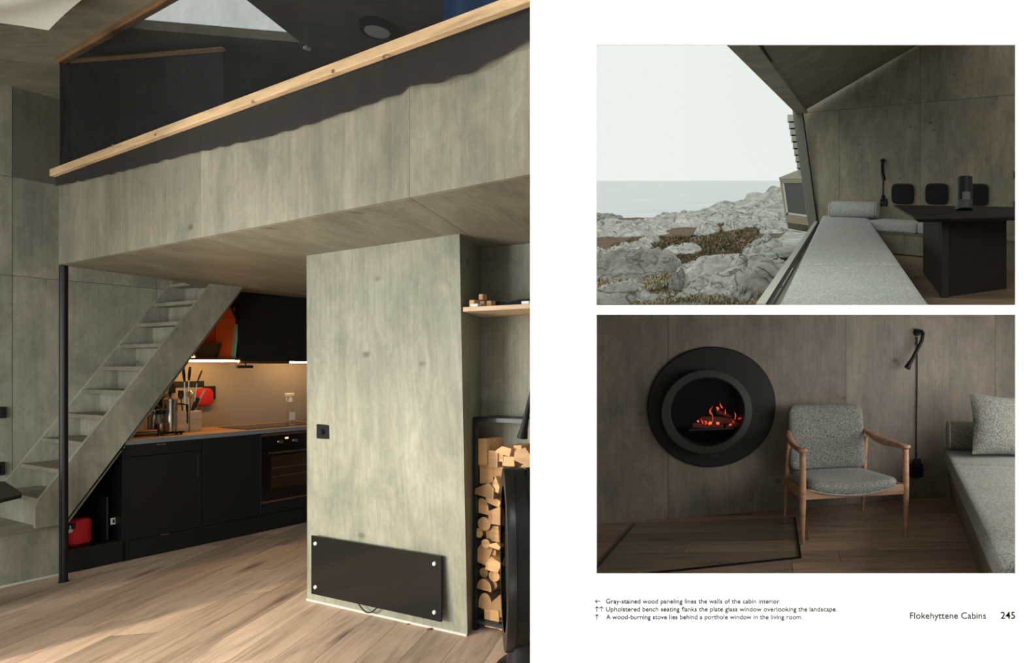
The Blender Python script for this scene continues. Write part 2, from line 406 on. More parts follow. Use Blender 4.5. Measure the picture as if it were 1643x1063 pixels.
# side wall behind stair and kitchen
wl = boxp('wall_left', K, (-5.5, VW+.012, 0), (3.2, VW+.1, 3.9), M_gap); struct(wl, 'side wall of grey-stained plywood panels behind the stair')
hs = K.px(120, 451, VW).z; ua = K.px(20, 450, VW).x; ub = K.px(251, 470, VW).x; step = ub-ua
us = [ua-2*step, ua-step, ua, ub, ub+step, ub+2*step]
for a, b in zip(us, us[1:]):
    for lo, hi in ((0, hs), (hs, 2.85 if a < ua else 3.9), (2.85, 3.9)):
        if hi-lo > 1.06 and lo == 2.85 and a >= ua: continue
        panel('wall_panel', K, VW, [(a, lo), (b, lo), (b, hi), (a, hi)], M_ply, wl)
# ceiling in front of the loft
cz = ZC
ce = B()
for cp in ([V(-7.4,.5,0), K(.6,VW+.02,0), G(0,0,0)], [G(0,0,0), G(GL+.05,0,0), V(2.2,1.85,0), V(2.2,.5,0), V(-7.4,.5,0)]): ce.prism([(p.x, p.y, cz) for p in cp], (0,0,.08))
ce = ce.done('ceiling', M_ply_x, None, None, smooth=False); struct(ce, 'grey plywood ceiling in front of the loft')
# loft front
lf = boxp('wall_loft', G, (.003, .012, ZS+.004), (GL+.12, .06, 2.74), M_gap); struct(lf, 'tall plywood parapet of the sleeping loft')
s1, s2 = G.px(322, 330).x, G.px(657, 250).x
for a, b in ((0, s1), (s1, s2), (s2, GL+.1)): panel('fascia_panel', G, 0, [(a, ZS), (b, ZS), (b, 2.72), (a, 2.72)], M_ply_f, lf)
# underside of the loft
e1 = on_z(296, 453, ZS); e2 = K(1.35, .02, 0)
DV = V(-.405, 1, 0)                                   # line of the partition behind the page
q1 = DV*1.9; q2 = DV*5.2; kend = 2.6
sof = [G(.012,.012,0), G(GL+.1,.012,0), V(q2.x, q2.y, 0), K(kend,VW,0), K(1.0,VW,0), V(e1.x, e1.y, 0)]
so = B().prism([(p.x, p.y, ZS+.014) for p in sof], (0,0,.08)).done('ceiling_loft', M_gap, None, None, smooth=False); struct(so, 'plywood underside of the sleeping loft')
FC = Frame((0,0,0), ((1090-PX)/F, 1))
sc = [tuple(FC.loc(p)[:2]) for p in sof]; v1, v2 = FC.loc(G(s1,0,0)).y, FC.loc(G(s2,0,0)).y
for lo, hi in ((-9, v1), (v1, v2), (v2, 9)):          # v of this frame points left
    lo, hi = min(lo, hi), max(lo, hi)
vs_ = sorted([-9, v1, v2, 9])
for lo, hi in zip(vs_, vs_[1:]):
    q = clip(clip(sc, 0, 1, -lo-.0015), 0, -1, hi-.0015)
    if len(q) > 2:
        cx = sum(p[0] for p in q)/len(q); cy = sum(p[1] for p in q)/len(q)
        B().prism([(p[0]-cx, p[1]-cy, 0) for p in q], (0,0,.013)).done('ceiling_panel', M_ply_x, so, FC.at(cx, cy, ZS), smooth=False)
# loft room: back wall is the side wall; its ceiling has a roof window
ZL = 3.62
sk0, sk1 = on_z(217, 46, ZL), on_z(482, 68, ZL)
SK = Frame((sk0.x, sk0.y, ZL), sk1-sk0); skw = (sk1-sk0).length
lc = [K(-.4,VW+.05,0), K(kend+.5,VW+.05,0), V(q2.x,q2.y,0), G(GL+.1,.03,0), G(0,.03,0)]
lcs = [tuple(SK.loc(p)[:2]) for p in lc]
cl = B()
for cut in (((0,1,0),), ((0,-1,0),(-1,0,0)), ((0,-1,0),(1,0,-skw)), ((0,-1,-.75),(1,0,0),(-1,0,skw))):
    q = lcs
    for c in cut:
        if q: q = clip(q, *c)
    if len(q) > 2: cl.prism([(p[0], p[1], 0) for p in q], (0,0,.06))
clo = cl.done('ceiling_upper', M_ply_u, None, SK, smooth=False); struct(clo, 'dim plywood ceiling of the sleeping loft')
wk = B()
for lo, hi in (((-.02,0,.06),(skw+.02,.02,.065)), ((-.02,-.77,.06),(skw+.02,-.75,.065)), ((-.02,-.77,.06),(0,.02,.065)), ((skw,-.77,.06),(skw+.02,.02,.065))): wk.box(lo, hi)
skl = wk.done('window_1', M_cloth, None, SK, smooth=False); struct(skl, 'roof window over the sleeping loft')
boxp('pane', SK, (0,-.75,.055), (skw,0,.063), M_glass, skl)
wp = B().prism([V(-4.22,2.2,0), V(-4.98,2.28,0), V(-4.98,2.34,0), V(-4.22,2.26,0)], (0,0,3.5)).done('floor_light_blocker', M_ply, None, None, smooth=False); struct(wp, 'unseen plywood board added to edge the floor light')  # out of view, added to cut a straight edge into the floor light
# closing walls that the pillar and the page hide
wb = B().prism([K(kend,VW,0), K(kend,VW+.1,0), V(q2.x,q2.y+.1,0), V(q2.x,q2.y,0)], (0,0,3.9)).done('wall_back', M_ply, None, None, smooth=False); struct(wb, 'plywood wall at the far end of the kitchen')
wr = B().prism([V(q1.x,q1.y,0), q2, q2+V(.03,0,0), q1+V(.03,0,0)], (0,0,4.2)).done('wall_right', M_ply, None, None, smooth=False); struct(wr, 'plywood partition behind the white page')

# pillar
p00, p10 = P.o, on_z(750, 1020, 0); p01, p11 = on_z(492, 410, ZS), on_z(737, 375, ZS)
nb = on_z(772, 398, ZS); dback = (nb-p11); dback.z = 0
pil = [p00, p10, p10+dback*1.0, p00+dback*1.3]; pit = [p01, p11, p11+dback, p01+dback*1.3]
pl = B().poly([tuple(P.loc(p)) for p in pil+pit], [(0,1,5,4), (1,2,6,5), (2,3,7,6), (3,0,4,7), (4,5,6,7), (3,2,1,0)]).done('wall_pillar', M_ply_p, None, P, smooth=False); struct(pl, 'broad grey-stained plywood pillar under the loft')
boxp('skirting_edge', P, (0, -.006, 0), (PW, 0, .012), M_whiteframe, pl)
# niche behind the firewood
NI = Frame((nb.x, nb.y, 0), P.u)
nw = boxp('wall_niche', NI, (-.05, 0, 0), (.52, .05, ZS), M_ply); struct(nw, 'plywood back wall of the firewood niche')

# ---- pine rail, netting
rz = 2.72+.0
rail = thing('pine_rail', 'long pale pine rail with small knots running along the loft edge', 'rail', G)
zr0, zr1 = G.px(94, 278, -.03).z, G.px(94, 267, -.03).z
boxp('batten', G, (-.01, -.035, zr0), (GL+.13, -.008, zr1), M_pine, rail, .002)
for x, y in ((180,233),(249,216),(534,114),(616,91),(405,163)):
    p = G.px(x, y, -.036); B().lathe([(.0,0),(.009,0),(.008,-.001)], (p.x, -.0352, p.z), 10, (0,1,0), 1.4).done('knot', M_beam, rail, G)
net = thing('netting_screen', 'sheer black net stretched from the pine rail up to the loft ceiling', 'net', G)
def nwave(u, w_): return .012*math.sin(u*9+w_*3)+.008*math.sin(u*23+1)
zt = G.px(95, 97).z
B().surf(lambda a, b: V((-.005+.06*math.sin(b*math.pi))*(1-a)+GL*1.03*a, nwave(a*GL, b*.8)*min(1, b*4, (1-b)*4), zr1-.02+(zt-zr1+.03)*b), 90, 8).done('net_sheet', M_net, net, G)
hem = B()
hb = [(94,296),(130,289),(200,272),(300,246),(345,236),(420,228 if False else 220),(500,196),(570,172),(640,148),(648,136),(690,134),(760,110),(850,61)]
hpts = [G.px(x, y, -.02) for x, y in hb]
def hemf(a, b):
    u = a*(GL+.1); uc = max(u, hpts[0].x)
    for p, q in zip(hpts, hpts[1:]):
        if p.x <= uc <= q.x or q is hpts[-1]: t = (uc-p.x)/max(1e-6, q.x-p.x); wl_ = p.z+(q.z-p.z)*t; break
    wl_ += .005*noise.noise(V(u*9,0,0))+.003*math.sin(u*41)
    return V(u, -.012+.004*math.sin(u*31)*b, zr0+.01+(wl_-zr0-.01)*b)
hem.surf(hemf, 120, 4).done('net_hem', M_hem, net, G)
ret = thing('netting_return', 'folded black net hanging at the stair end of the loft', 'net', G)
ed = G.loc(V(e1.x, e1.y, 0))
B().surf(lambda a, b: V(ed.x*a+.02+.015*math.sin(a*20), ed.y*a, zr0-.02+(zt-zr0+.03)*b), 30, 6).done('net_sheet', M_net2, ret, G)
b1, b2 = G.loc(at(112, 98, 3.80)), G.loc(at(358, 79, 3.63))
fr_ = thing('loft_bunk_frame', 'dim wooden bar with a black net sheet inside the loft', 'frame', G)
B().tube([b1, b2], .016, 4).done('bar', M_beam, fr_, G)
bd_ = (b2-b1); bn_ = V(-bd_.y, bd_.x, 0).normalized()
B().surf(lambda a, b: (b1+bd_*a)*1+bn_*.012*math.sin(a*26)*min(1, b*3)+V(0,0,-.016-(b1.z-2.4)*b), 30, 6).done('net_sheet', M_net2, fr_, G)
hb_ = thing('header_beam', 'brown wooden beam under the ceiling edge above the net', 'beam', G)
boxp('beam', G, (-.01, -.01, zt-.012), (GL+.1, .025, zt+.045), M_beam, hb_, .002)
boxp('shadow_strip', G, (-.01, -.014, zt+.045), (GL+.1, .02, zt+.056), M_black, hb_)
# lamp, sensor, curtain and cloth
lp = on_z(603, 39, ZL-.01)
LPF = Frame(lp, (1, 0)); tilt = Matrix.Translation(lp) @ Matrix.Rotation(math.radians(-10), 4, 'Y') 
la = tag(link('ceiling_lamp', None, None, tilt), 'round black ceiling lamp with pale diffuser inside the loft', 'lamp')
B().lathe([(0,0),(.085,0),(.088,-.01),(.088,-.05),(.075,-.055),(.07,-.045),(0,-.045)], n=32).done('housing', M_blackm, la, tilt)
B().lathe([(0,-.05),(.066,-.05),(.066,-.046),(0,-.046)], n=32).done('diffuser', M_white, la, tilt)
sp = on_z(493, 75, ZL); tag(boxp('sensor', Frame(sp, G.u), (-.018,-.018,-.02), (.018,.018,0), M_white, None, .004), 'tiny white square sensor on the loft ceiling', 'sensor')
c0 = G.px(703, 40, .12).x
cu_ = B().surf(lambda a, b: V(c0+(GL+.1-c0)*a, .14+.03*math.sin(a*21)+.012*math.sin(a*47), 2.3+1.2*b), 80, 6).thick(.004).done('blue_curtain', M_blue, None, G)
tag(cu_, 'deep blue curtain hanging in folds behind the loft rail', 'curtain')
tip = at(78, 48, 3.12)
def clothf(a, b):
    o_ = tip; A_ = at(-260, 30, 2.95)-o_; B_ = at(300, -90, 2.75)-o_
    s, t = a, b; sag = .10*math.sin(min(1, s*1.6)*math.pi/2)*math.sin(min(1, t*1.6)*math.pi/2)
    edge = .16*(s*(1-t)*max(0, 1-s)+t*(1-s)*max(0, 1-t))
    d = (A_+B_).normalized()
    return o_+A_*s+B_*t+d*edge*0 - V(0,0,1)*sag*1.2 + d*(.22*(s*(1-s)*(1-t)**3+t*(1-t)*(1-s)**3))
tag(B().surf(clothf, 24, 24).thick(.003).done('hanging_cloth', M_cloth), 'white cloth pinned to a point under the ceiling', 'cloth')

# ---- black pole
pp = on_z(102, 933, 0)
pole = thing('steel_post', 'slim black steel post holding up the loft corner', 'post', Frame(pp, (1,0)))
B().tube([(0,0,.004), (0,0,ZS)], .0195, 20).done('shaft', M_blackm, pole, Frame(pp, (1,0)))
B().lathe([(0,0),(.024,0),(.024,.006),(0,.006)], n=20).done('foot_plate', M_blackm, pole, Frame(pp, (1,0)))

# ---- stair platform and stair
zp = K.px(60, 846, 0).z
pf = thing('stair_platform', 'low grey plywood platform at the foot of the stair', 'platform', K)
boxp('riser_panel', K, (-4.6, 0, 0), (-.035, .012, zp-.02), M_ply, pf)
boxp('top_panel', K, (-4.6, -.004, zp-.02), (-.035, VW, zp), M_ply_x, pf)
boxp('skirting_edge', K, (-4.6, -.004, 0), (-.04, 0, .012), M_whiteframe, pf)
st = thing('loft_stair', 'steep plywood stair climbing beside the kitchen up to the loft', 'stair', K)
def kz(x, y, v=0): p = K.px(x, y, v); return (p.x, p.z)
tA, tB = kz(61, 799), kz(252, 560); bA, bB = kz(112, 822), kz(383, 465)
sl = (tB[1]-tA[1])/(tB[0]-tA[0]); sb = (bB[1]-bA[1])/(bB[0]-bA[0])
ztop = 2.62
toe = kz(54, 848)
ut = tA[0]+(ztop-tA[1])/sl; ubt = bA[0]+(ztop-bA[1])/sb
b0u = bA[0]+(zp-bA[1])/sb
string = [(toe[0], zp), (b0u, zp), (ubt, ztop), (ut, ztop), (tA[0], tA[1]), (toe[0], tA[1]-.05)]
for nm, v0 in (('stringer', -.028), ('stringer', VW-.034)):
    B().prism([(u, v0, w_) for u, w_ in string], (0, .032, 0)).done(nm, M_ply, st, K, smooth=False)
zt1 = tA[1]
dz = (kz(288, 515)[1]-zt1)/7
for i in range(11):
    z_ = zt1+dz*i; u_ = tA[0]+(z_-tA[1])/sl
    if z_ > ztop-.1: break
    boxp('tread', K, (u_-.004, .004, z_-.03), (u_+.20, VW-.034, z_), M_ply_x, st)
    boxp('riser', K, (u_+.185, .004, z_), (u_+.197, VW-.034, z_+dz-.03), M_ply, st)
boxp('riser', K, (toe[0]+.03, .004, zp), (toe[0]+.042, VW-.034, zt1-.03), M_ply, st)
B().prism([(b0u+.02, .006, zp), (b0u+.035, .006, zp), (ubt+.02, .006, ztop), (ubt+.005, .006, ztop)], (0, VW-.042, 0)).done('underside_panel', M_ply, st, K, smooth=False)
# small dark things on the side wall
for x0, x1, y0, y1, nm, lab in ((-12, 9, 652, 671, 'wall_socket', 'upper black wall socket beside the stair'), (-12, 7, 740, 763, 'wall_socket', 'lower black wall socket beside the stair')):
    a = K.px(x0, y1, VW); c = K.px(x1, y0, VW)
    o = thing(nm, lab, 'socket', K.at(a.x, VW, a.z))
    boxp('face_plate', K, (a.x, VW-.02, a.z), (c.x, VW, c.z), M_black, o, .004)
    boxp('insert', K, (a.x+.02, VW-.023, a.z+.015), (c.x-.02, VW-.02, c.z-.015), M_blackg, o)
# tip of the dark table by the stair
tz = .70
tp = [on_z(x, y, tz) for x, y in ((-120, 768), (8, 772), (35, 790), (34, 793), (0, 801), (-120, 826))]
tb = thing('dark_table', 'dark wooden table with a pointed corner beside the stair', 'table', Frame((tp[0].x, tp[0].y, 0), (1,0)))
B().prism([p for p in tp], (0,0,-.02)).done('table_top', M_darkoak, tb, None)
cq = on_z(-90, 800, tz)
B().prism([V(cq.x-.3,cq.y-.05,0), V(cq.x-.05,cq.y-.05,0), V(cq.x-.05,cq.y+.0,0), V(cq.x-.3,cq.y+.0,0)], (0,0,tz-.02)).done('leg', M_darkoak, tb, None)

# ================================================================== kitchen
ku = lambda x, y, v=0: K.px(x, y, v).x
kw = lambda x, y, v=0: K.px(x, y, v).z
u0, u1, u2, u3 = ku(207, 780), ku(325, 780), ku(418, 760), ku(418, 760)+.60
zc = .90; zplint = kw(210, 866)
def unit(label, a, b, name='base_cabinet'):
    o = thing(name, label, 'cabinet', K.at(a, 0, 0))
    boxp('carcass', K, (a+.002, .021, zplint), (b-.002, .60, zc-.035), M_black, o)
    boxp('plinth', K, (a+.001, .004, .002), (b-.001, .022, zplint-.004), M_black, o, .001)
    return o
def handle(parent, x, y, wd=.05, v=0):
    p = K.px(x, y, v); B().tube([(p.x-wd/2, v-.012, p.z), (p.x+wd/2, v-.012, p.z)], .0055, 8).done('handle', M_steel, parent, K)
c1 = unit('black base cabinet with a top drawer and small steel pulls', u0, u1)
zd = kw(212, 733)
d_ = boxp('drawer_front', K, (u0+.002, 0, zd+.002), (u1-.002, .02, zc-.036), M_black, c1, .0015); handle(d_, 257, 712)
d_ = boxp('door', K, (u0+.002, 0, zplint), (u1-.002, .02, zd-.002), M_black, c1, .0015)
boxp('edge_pull', K, (u1-.03, -.006, zd-.22), (u1-.022, 0, zd-.03), M_steelblue, d_)
p_ = boxp('plinth_drawer', K, (u0+.002, 0, .006), (u1-.03, .004, zplint-.006), M_black, c1); handle(p_, 263, 856)
boxp('end_panel', K, (u0-.018, .0, .0), (u0, .6, zc-.035), M_black, c1)
c2 = unit('plain black base cabinet door between drawer unit and oven', u1, u2)
boxp('door', K, (u1+.002, 0, zplint), (u2-.002, .02, zc-.036), M_black, c2, .0015)
ov = unit('black built-in oven with bronze trims and steel knobs', u2, u3, 'oven')
z1 = kw(420, 721); z2 = kw(420, 808); ztp = kw(420, 700)
boxp('control_panel', K, (u2+.003, -.004, z1), (u3-.003, .02, zc-.036), M_blackg, ov)
boxp('trim', K, (u2+.003, -.006, ztp), (u3-.003, .0, ztp+.02), M_bronze, ov)
dr = boxp('oven_door', K, (u2+.003, -.008, z2+.02), (u3-.003, .02, z1-.006), M_blackg, ov)
boxp('oven_window', K, (u2+.07, -.0095, z2+.12), (u3-.07, -.008, z1-.07), plain('brown_oven_glass', (.03,.017,.010), .15), dr)
for zz in (.35, .62): boxp('rack_bar', K, (u2+.075, -.0105, z2+.12+(z1-z2-.19)*zz), (u3-.075, -.0095, z2+.128+(z1-z2-.19)*zz), M_bronze, dr)
B().tube([(u2+.04, -.035, z1-.035), (u3-.04, -.035, z1-.035)], .008, 8).tube([(u2+.06,-.035,z1-.035),(u2+.06,0,z1-.035)], .005, 6).tube([(u3-.06,-.035,z1-.035),(u3-.06,0,z1-.035)], .005, 6).done('oven_handle', M_bronze, dr, K)
boxp('bottom_trim', K, (u2+.003, -.008, z2), (u3-.003, .02, z2+.018), M_bronze, ov)
boxp('side_trim', K, (u2-.002, -.008, z2-.1), (u2+.003, .02, zc-.04), M_steelblue, ov)
boxp('bottom_panel', K, (u2+.003, 0, zplint), (u3-.003, .02, z2-.004), M_black, ov)
for x, y in ((449.5, 708), (473.5, 706)):
    p = K.px(x, y, -.004); B().lathe([(0,-.022),(.014,-.022),(.016,-.004),(.019,0)], (p.x, -.004, p.z), 16, (0,1,0)).done('knob', M_steel, ov, K)
p = K.px(460, 702, -.004); boxp('display', K, (p.x-.012, -.006, p.z-.008), (p.x+.012, -.004, p.z+.008), plain('lit_display', (.9,.6,.35), .4, emit=(1,.75,.5), es=1.2), ov)
wt = thing('worktop', 'oak kitchen worktop with a grey front edge', 'worktop', K.at(u0, 0, zc))
boxp('top_board', K, (u0-.02, -.012, zc-.034), (u3+.02, VW-.002, zc), M_counter, wt)
boxp('front_edging', K, (u0-.021, -.016, zc-.035), (u3+.02, -.012, zc+.0005), M_greyedge, wt)
h0, h1 = K.pz(360, 681, zc), K.pz(490, 684, zc)
tag(boxp('induction_hob', K, (u2-.05, .10, zc), (u2+.53, .56, zc+.006), M_blackg, None, .002), 'flat black glass hob set in the oak worktop', 'hob')
ul_ = lambda z: bA[0]+(z-bA[1])/sb+.05
sp_ = B().prism([(ul_(zc),VW-.008,zc), (u3+.4,VW-.008,zc), (u3+.4,VW-.008,1.56), (ul_(1.56),VW-.008,1.56)], (0,.007,0)).done('wall_kitchen', M_splash, None, K, smooth=False); struct(sp_, 'smooth grey backsplash above the worktop')
# open black compartment under the stair
ul = ku(112, 890)
oc = thing('open_cabinet', 'open black compartment under the slope of the stair', 'cabinet', K.at(ul, 0, 0))
zb = kw(114, 882)
boxp('plinth', K, (ul-.03, .0, .002), (u0-.02, .02, zb-.012), M_black, oc)
boxp('base_shelf', K, (ul-.03, .0, zb-.012), (u0-.02, .60, zb), M_black, oc)
B().prism([(ul-.03,.58,zb), (u0-.02,.58,zb), (u0-.02,.58,bA[1]+(u0-.02-bA[0])*sb-.02), (ul-.03,.58,zb+.05)], (0,.015,0)).done('back_panel', M_black, oc, K, smooth=False)
B().prism([(u0-.034,.0,.0), (u0-.034,.58,.0), (u0-.034,.58,zc-.04), (u0-.034,.0,zc-.06)], (.014,0,0)).done('side_panel', M_black, oc, K, smooth=False)
sl_ = [(bA[0]+(zb-bA[1])/sb, zb), (u0-.02, bA[1]+(u0-.02-bA[0])*sb)]
B().prism([(sl_[0][0], .006, sl_[0][1]), (sl_[1][0], .006, sl_[1][1]), (sl_[1][0]+.012, .006, sl_[1][1]-.022), (sl_[0][0]+.02, .006, sl_[0][1])], (0,.57,0)).done('sloping_top', M_black, oc, K, smooth=False)
um = ku(194, 830, .3)
boxp('inner_divider', K, (u0-.075, .12, zb), (u0-.065, .5, zb+.32), M_steelblue, oc)
# red bag
q = K.px(126, 872, .12); ba = thing('red_bag', 'small red first-aid bag with a round white badge under the stair', 'bag', K.at(q.x, .12, zb))
wdt = .105; hgt = kw(126, 832, .12)-zb
bf = B().box((q.x-wdt, .10, zb+.001), (q.x+wdt*.6, .20, zb+hgt), .03, 4, sub=3)
bf.map(lambda c: c+V(.006*noise.noise(c*30), .008*noise.noise(c*28+V(3,1,2)), .006*noise.noise(c*26))).done('body', M_red, ba, K)
boxp('zip_band', K, (q.x-.085, .094, zb+hgt*.68), (q.x-.02, .101, zb+hgt*.9), M_black, ba)
B().lathe([(0,-.004),(.013,-.004),(.014,0)], (q.x-.045, .097, zb+hgt*.62), 14, (0,1,0)).done('badge', M_white, ba, K)
boxp('badge_cord', K, (q.x-.048, .093, zb+hgt*.7), (q.x-.042, .097, zb+hgt*.82), M_white, ba)
for x, y, w_, h_, lab in ((182, 835.5, .03, .05, 'small white paper sticker inside the black compartment'), (196.5, 812, .026, .13, 'narrow white printed tag hanging by the steel divider')):
    p = K.px(x, y, .11); o = thing('paper_tag', lab, 'tag', K.at(p.x, .11, p.z-h_/2))
    boxp('paper', K, (p.x-w_/2, .108, p.z-h_/2), (p.x+w_/2, .111, p.z+h_/2), M_white, o)
    boxp('print', K, (p.x-w_/6, .107, p.z-h_/4), (p.x+w_/5, .1082, p.z+h_/4), M_steelblue, o)
# upper cabinets
vu = .36; zu = K.px(430, 579, vu).z; x0, x1 = ku(385, 530, vu), ku(467, 530, vu)
def upper(label, a, b):
    o = thing('wall_cabinet', label, 'cabinet', K.at(a, vu, zu)); boxp('carcass', K, (a, vu+.02, zu), (b, VW-.01, ZS-.002), M_black, o); boxp('door', K, (a+.001, vu, zu), (b-.001, vu+.019, ZS-.01), M_black, o, .001); return o
ca = upper('black wall cabinet over the worktop beside the open shelf', x0, x1); upper('black wall cabinet whose door meets the pillar', x1, x1+.6)
boxp('light_rail', K, (x0, vu+.02, zu-.022), (x1, vu+.05, zu), M_bronze, ca)
# open shelf
xs0 = bA[0]+(zu-bA[1])/sb+.06
sh = thing('kitchen_shelf', 'dark open shelf with a warm light strip beneath it', 'shelf', K.at(xs0, vu, zu))
boxp('board', K, (xs0, vu, zu+.006), (x0-.002, VW-.01, zu+.026), M_wick, sh)
B().prism([(xs0,VW-.012,zu+.026), (x0-.002,VW-.012,zu+.026), (x0-.002,VW-.012,ZS-.002), (bA[0]+(ZS-bA[1])/sb+.05,VW-.012,ZS-.002)], (0,.008,0)).done('back_board', plain('warm_brown_board', (.10,.045,.02), .7), sh, K, smooth=False)
boxp('light_strip', K, (xs0, vu+.01, zu-.010), (x0-.002, vu+.03, zu+.006), M_led, sh)
boxp('light_strip', K, (xs0+.05, VW-.05, zu+.027), (x0-.01, VW-.04, zu+.034), M_led, sh)  # unseen strip, added to make the trays glow
ls = boxp('light_strip', K, (x1+.002, vu+.03, zu-.016), (x1+.3, vu+.05, zu-.001), M_led, ca)
pu = K.px(394, 588, vu+.1); hl = thing('cabinet_light', 'small black cylinder fitting under the wall cabinet', 'fitting', K.at(pu.x, vu+.1, pu.z))
B().tube([(pu.x-.06, vu+.1, pu.z), (pu.x+.05, vu+.1, pu.z)], .014, 12).done('barrel', M_blackm, hl, K); B().tube([(pu.x, vu+.1, pu.z), (pu.x, vu+.1, zu)], .005, 8).done('stem', M_blackm, hl, K)
# things on the shelf: orange trays, basket, mint sheet
def tray(xa, xb, ytop, v, label, m, lean):
    a, b = ku(xa, 560, v), ku(xb, 560, v); zt_ = K.px((xa+xb)/2, ytop, v).z; z0_ = zu+.027
    o = thing('standing_tray', label, 'tray', K.at(a, v, z0_))
    B().prism([(a, v, z0_), (b, v, z0_), (b+lean, v, zt_-.02), (b+lean-.02, v, zt_), (a+lean+.02, v, zt_), (a+lean, v, zt_-.02)], (0,.012,0)).done('sheet', m, o, K)
    B().tube([(a,v,z0_+.004),(a+lean,v,zt_-.01),(b+lean-.01,v,zt_-.004),(b,v,z0_+.004)], .007, 6).done('rim', m, o, K)
tray(318, 362, 500, .50, 'orange plastic tray leaning at the back of the kitchen shelf', M_orange, .04)
tray(346, 376, 492, .44, 'bright orange tray standing upright on the kitchen shelf', M_orange, .02)
q = K.px(376, 570, .41); o = thing('mint_board', 'thin mint-edged board with a black grip on the shelf', 'cutting board', K.at(q.x, .41, zu+.027))
zt_ = K.px(380, 520, .41).z; zt2 = K.px(376, 497, .41).z
B().prism([(q.x-.012,.40,zu+.027),(q.x+.004,.40,zu+.027),(q.x+.03,.40,zt_),(q.x+.014,.40,zt_)], (0,.06,0)).done('blade', M_green, o, K)
B().tube([(q.x+.022,.42,zt_),(q.x+.02,.42,zt_+.05),(q.x-.015,.42,zt2+.02),(q.x-.03,.42,zt2+.03)], .009, 8).done('grip', M_black, o, K)
q = K.px(334, 570, .42); o = thing('wicker_basket', 'low dark wicker basket on the lit kitchen shelf', 'basket', K.at(q.x, .42, zu+.027)); hb = K.px(334, 550, .42).z-zu-.027
B().lathe([(0,.0),(.055,0),(.078,hb),(.072,hb),(.05,.008),(0,.008)], (q.x+.0, .45, zu+.027), 20, sx=1.25).done('bowl', M_wick, o, K)
for k in range(3): B().lathe([(.058+k*.006,hb*(.2+.27*k)),(.064+k*.006,hb*(.25+.27*k)),(.060+k*.006,hb*(.3+.27*k))], (q.x, .45, zu+.027), 20, sx=1.25).done('woven_band', M_wick, o, K)
# ---- on the worktop
def stand(x, v): p = K.px(x, 690, v); p.z = zc; return p
q = stand(303, .36); kb = thing('knife_block', 'square beech block holding knives on the worktop', 'knife block', K.at(q.x, q.y, zc))
hk = K.px(300, 659, q.y).z-zc
for s in (-1, 1): boxp('half_block', K, (q.x+(s-1)*.036+.002, q.y-.03+.02*(s<0), zc+.001), (q.x+(s+1)*.036-.002, q.y+.05+.02*(s<0), zc+hk), M_shelf, kb, .003)
def knife(x0, y0, x1, y1, m, r=.008, nm='knife'):
    a = K.px(x0, y0, q.y+.02); c = K.px(x1, y1, q.y+.02); o = kb
    B().tube([a, a.lerp(c, .5), c], [r*.6, r, r*.8], 8).done(nm, m, o, K)
knife(296, 612, 294, 590, M_black, .010, 'knife_handle'); knife(303, 610, 305, 588, M_black, .010, 'knife_handle'); knife(316, 614, 324, 594, M_black, .006, 'steel_handle')
knife(297, 660, 296, 612, M_steel, .006, 'knife_blade'); knife(303, 660, 303, 610, M_steel, .006, 'knife_blade'); knife(310, 660, 316, 614, M_steel, .004, 'steel_rod')
knife(311, 659, 329, 624, M_shelf, .009, 'wooden_spatula'); knife(308, 660, 318, 638, M_black, .016, 'black_turner'); knife(305, 660, 303, 628, M_bronze, .008, 'whisk_handle')
for k in range(5):
    a = K.px(305, 640, q.y+.02); t_ = k*1.25
    B().tube([a, a+V(.018*math.cos(t_), .018*math.sin(t_), .03), a+V(.022*math.cos(t_), .022*math.sin(t_), .05), a+V(0,0,.075)], .0022, 6).done('whisk_wire', M_steel, kb, K)
knife(293, 662, 290, 636, M_black, .004, 'ladle_handle'); knife(290, 640, 290, 626, M_blackm, .018, 'ladle_spoon')
# magnetic bar and red mitt on the wall
a, c = K.px(272, 620, VW-.02), K.px(327, 615, VW-.02); o = thing('knife_bar', 'black magnetic knife bar on the backsplash', 'rack', K.at(a.x, VW-.02, a.z)); boxp('bar', K, (a.x, VW-.025, a.z-.0), (c.x, VW-.009, a.z+.045), M_black, o)
for x in (274, 279):
    a = K.px(x, 630, VW-.035); B().tube([a, a+V(0,0,.08)], [.012,.008], 6).done('hung_knife', M_blackm, o, K)
a = K.px(328, 637, VW-.04); o = thing('red_mitt', 'red oven mitt hanging beside the knife block', 'oven mitt', K.at(a.x, VW-.05, a.z-.1))
B().box((a.x-.062, VW-.062, a.z-.08), (a.x+.058, VW-.03, a.z+.085), (.05,.015,.05), 5, sub=3).done('pad', plain('dark_red_quilt', (.38,.006,.012), .8), o, K)
boxp('hanging_hook', K, (a.x+.0, VW-.028, a.z-.02), (a.x+.08, VW-.009, a.z+.1), M_black, o)
# french press, kettle, thermos, jar, toaster-like tray
def vessel(name, label, cat, x, yb, yt, r, parts, group=None):
    p = stand(x, yb); h = K.px(x, yt, p.y).z-zc; o = thing(name, label, cat, K.at(p.x, p.y, zc), group)
    for nm, prof, m in parts: B().lathe([(a*r, b*h) for a, b in prof], (p.x, p.y, zc+.001), 20).done(nm, m, o, K)
    return o, p, h
o, p, h = vessel('french_press', 'tall steel french press with a black handle by the knife block', 'coffee press', 273, .40, 636, .042,
    [('body', [(0,0),(1,0),(1,.86),(.95,.9),(0,.9)], M_steel), ('lid', [(1.02,.88),(1.02,.93),(.5,.97),(0,.98)], M_steel), ('plunger', [(.12,.97),(.12,1.06),(.3,1.08),(.3,1.13),(0,1.14)], M_black)])
B().tube([p+V(.04,-.02,h*.8), p+V(.085,-.045,h*.76), p+V(.085,-.045,h*.25), p+V(.04,-.02,h*.2)], .008, 8).done('handle', M_black, o, K)
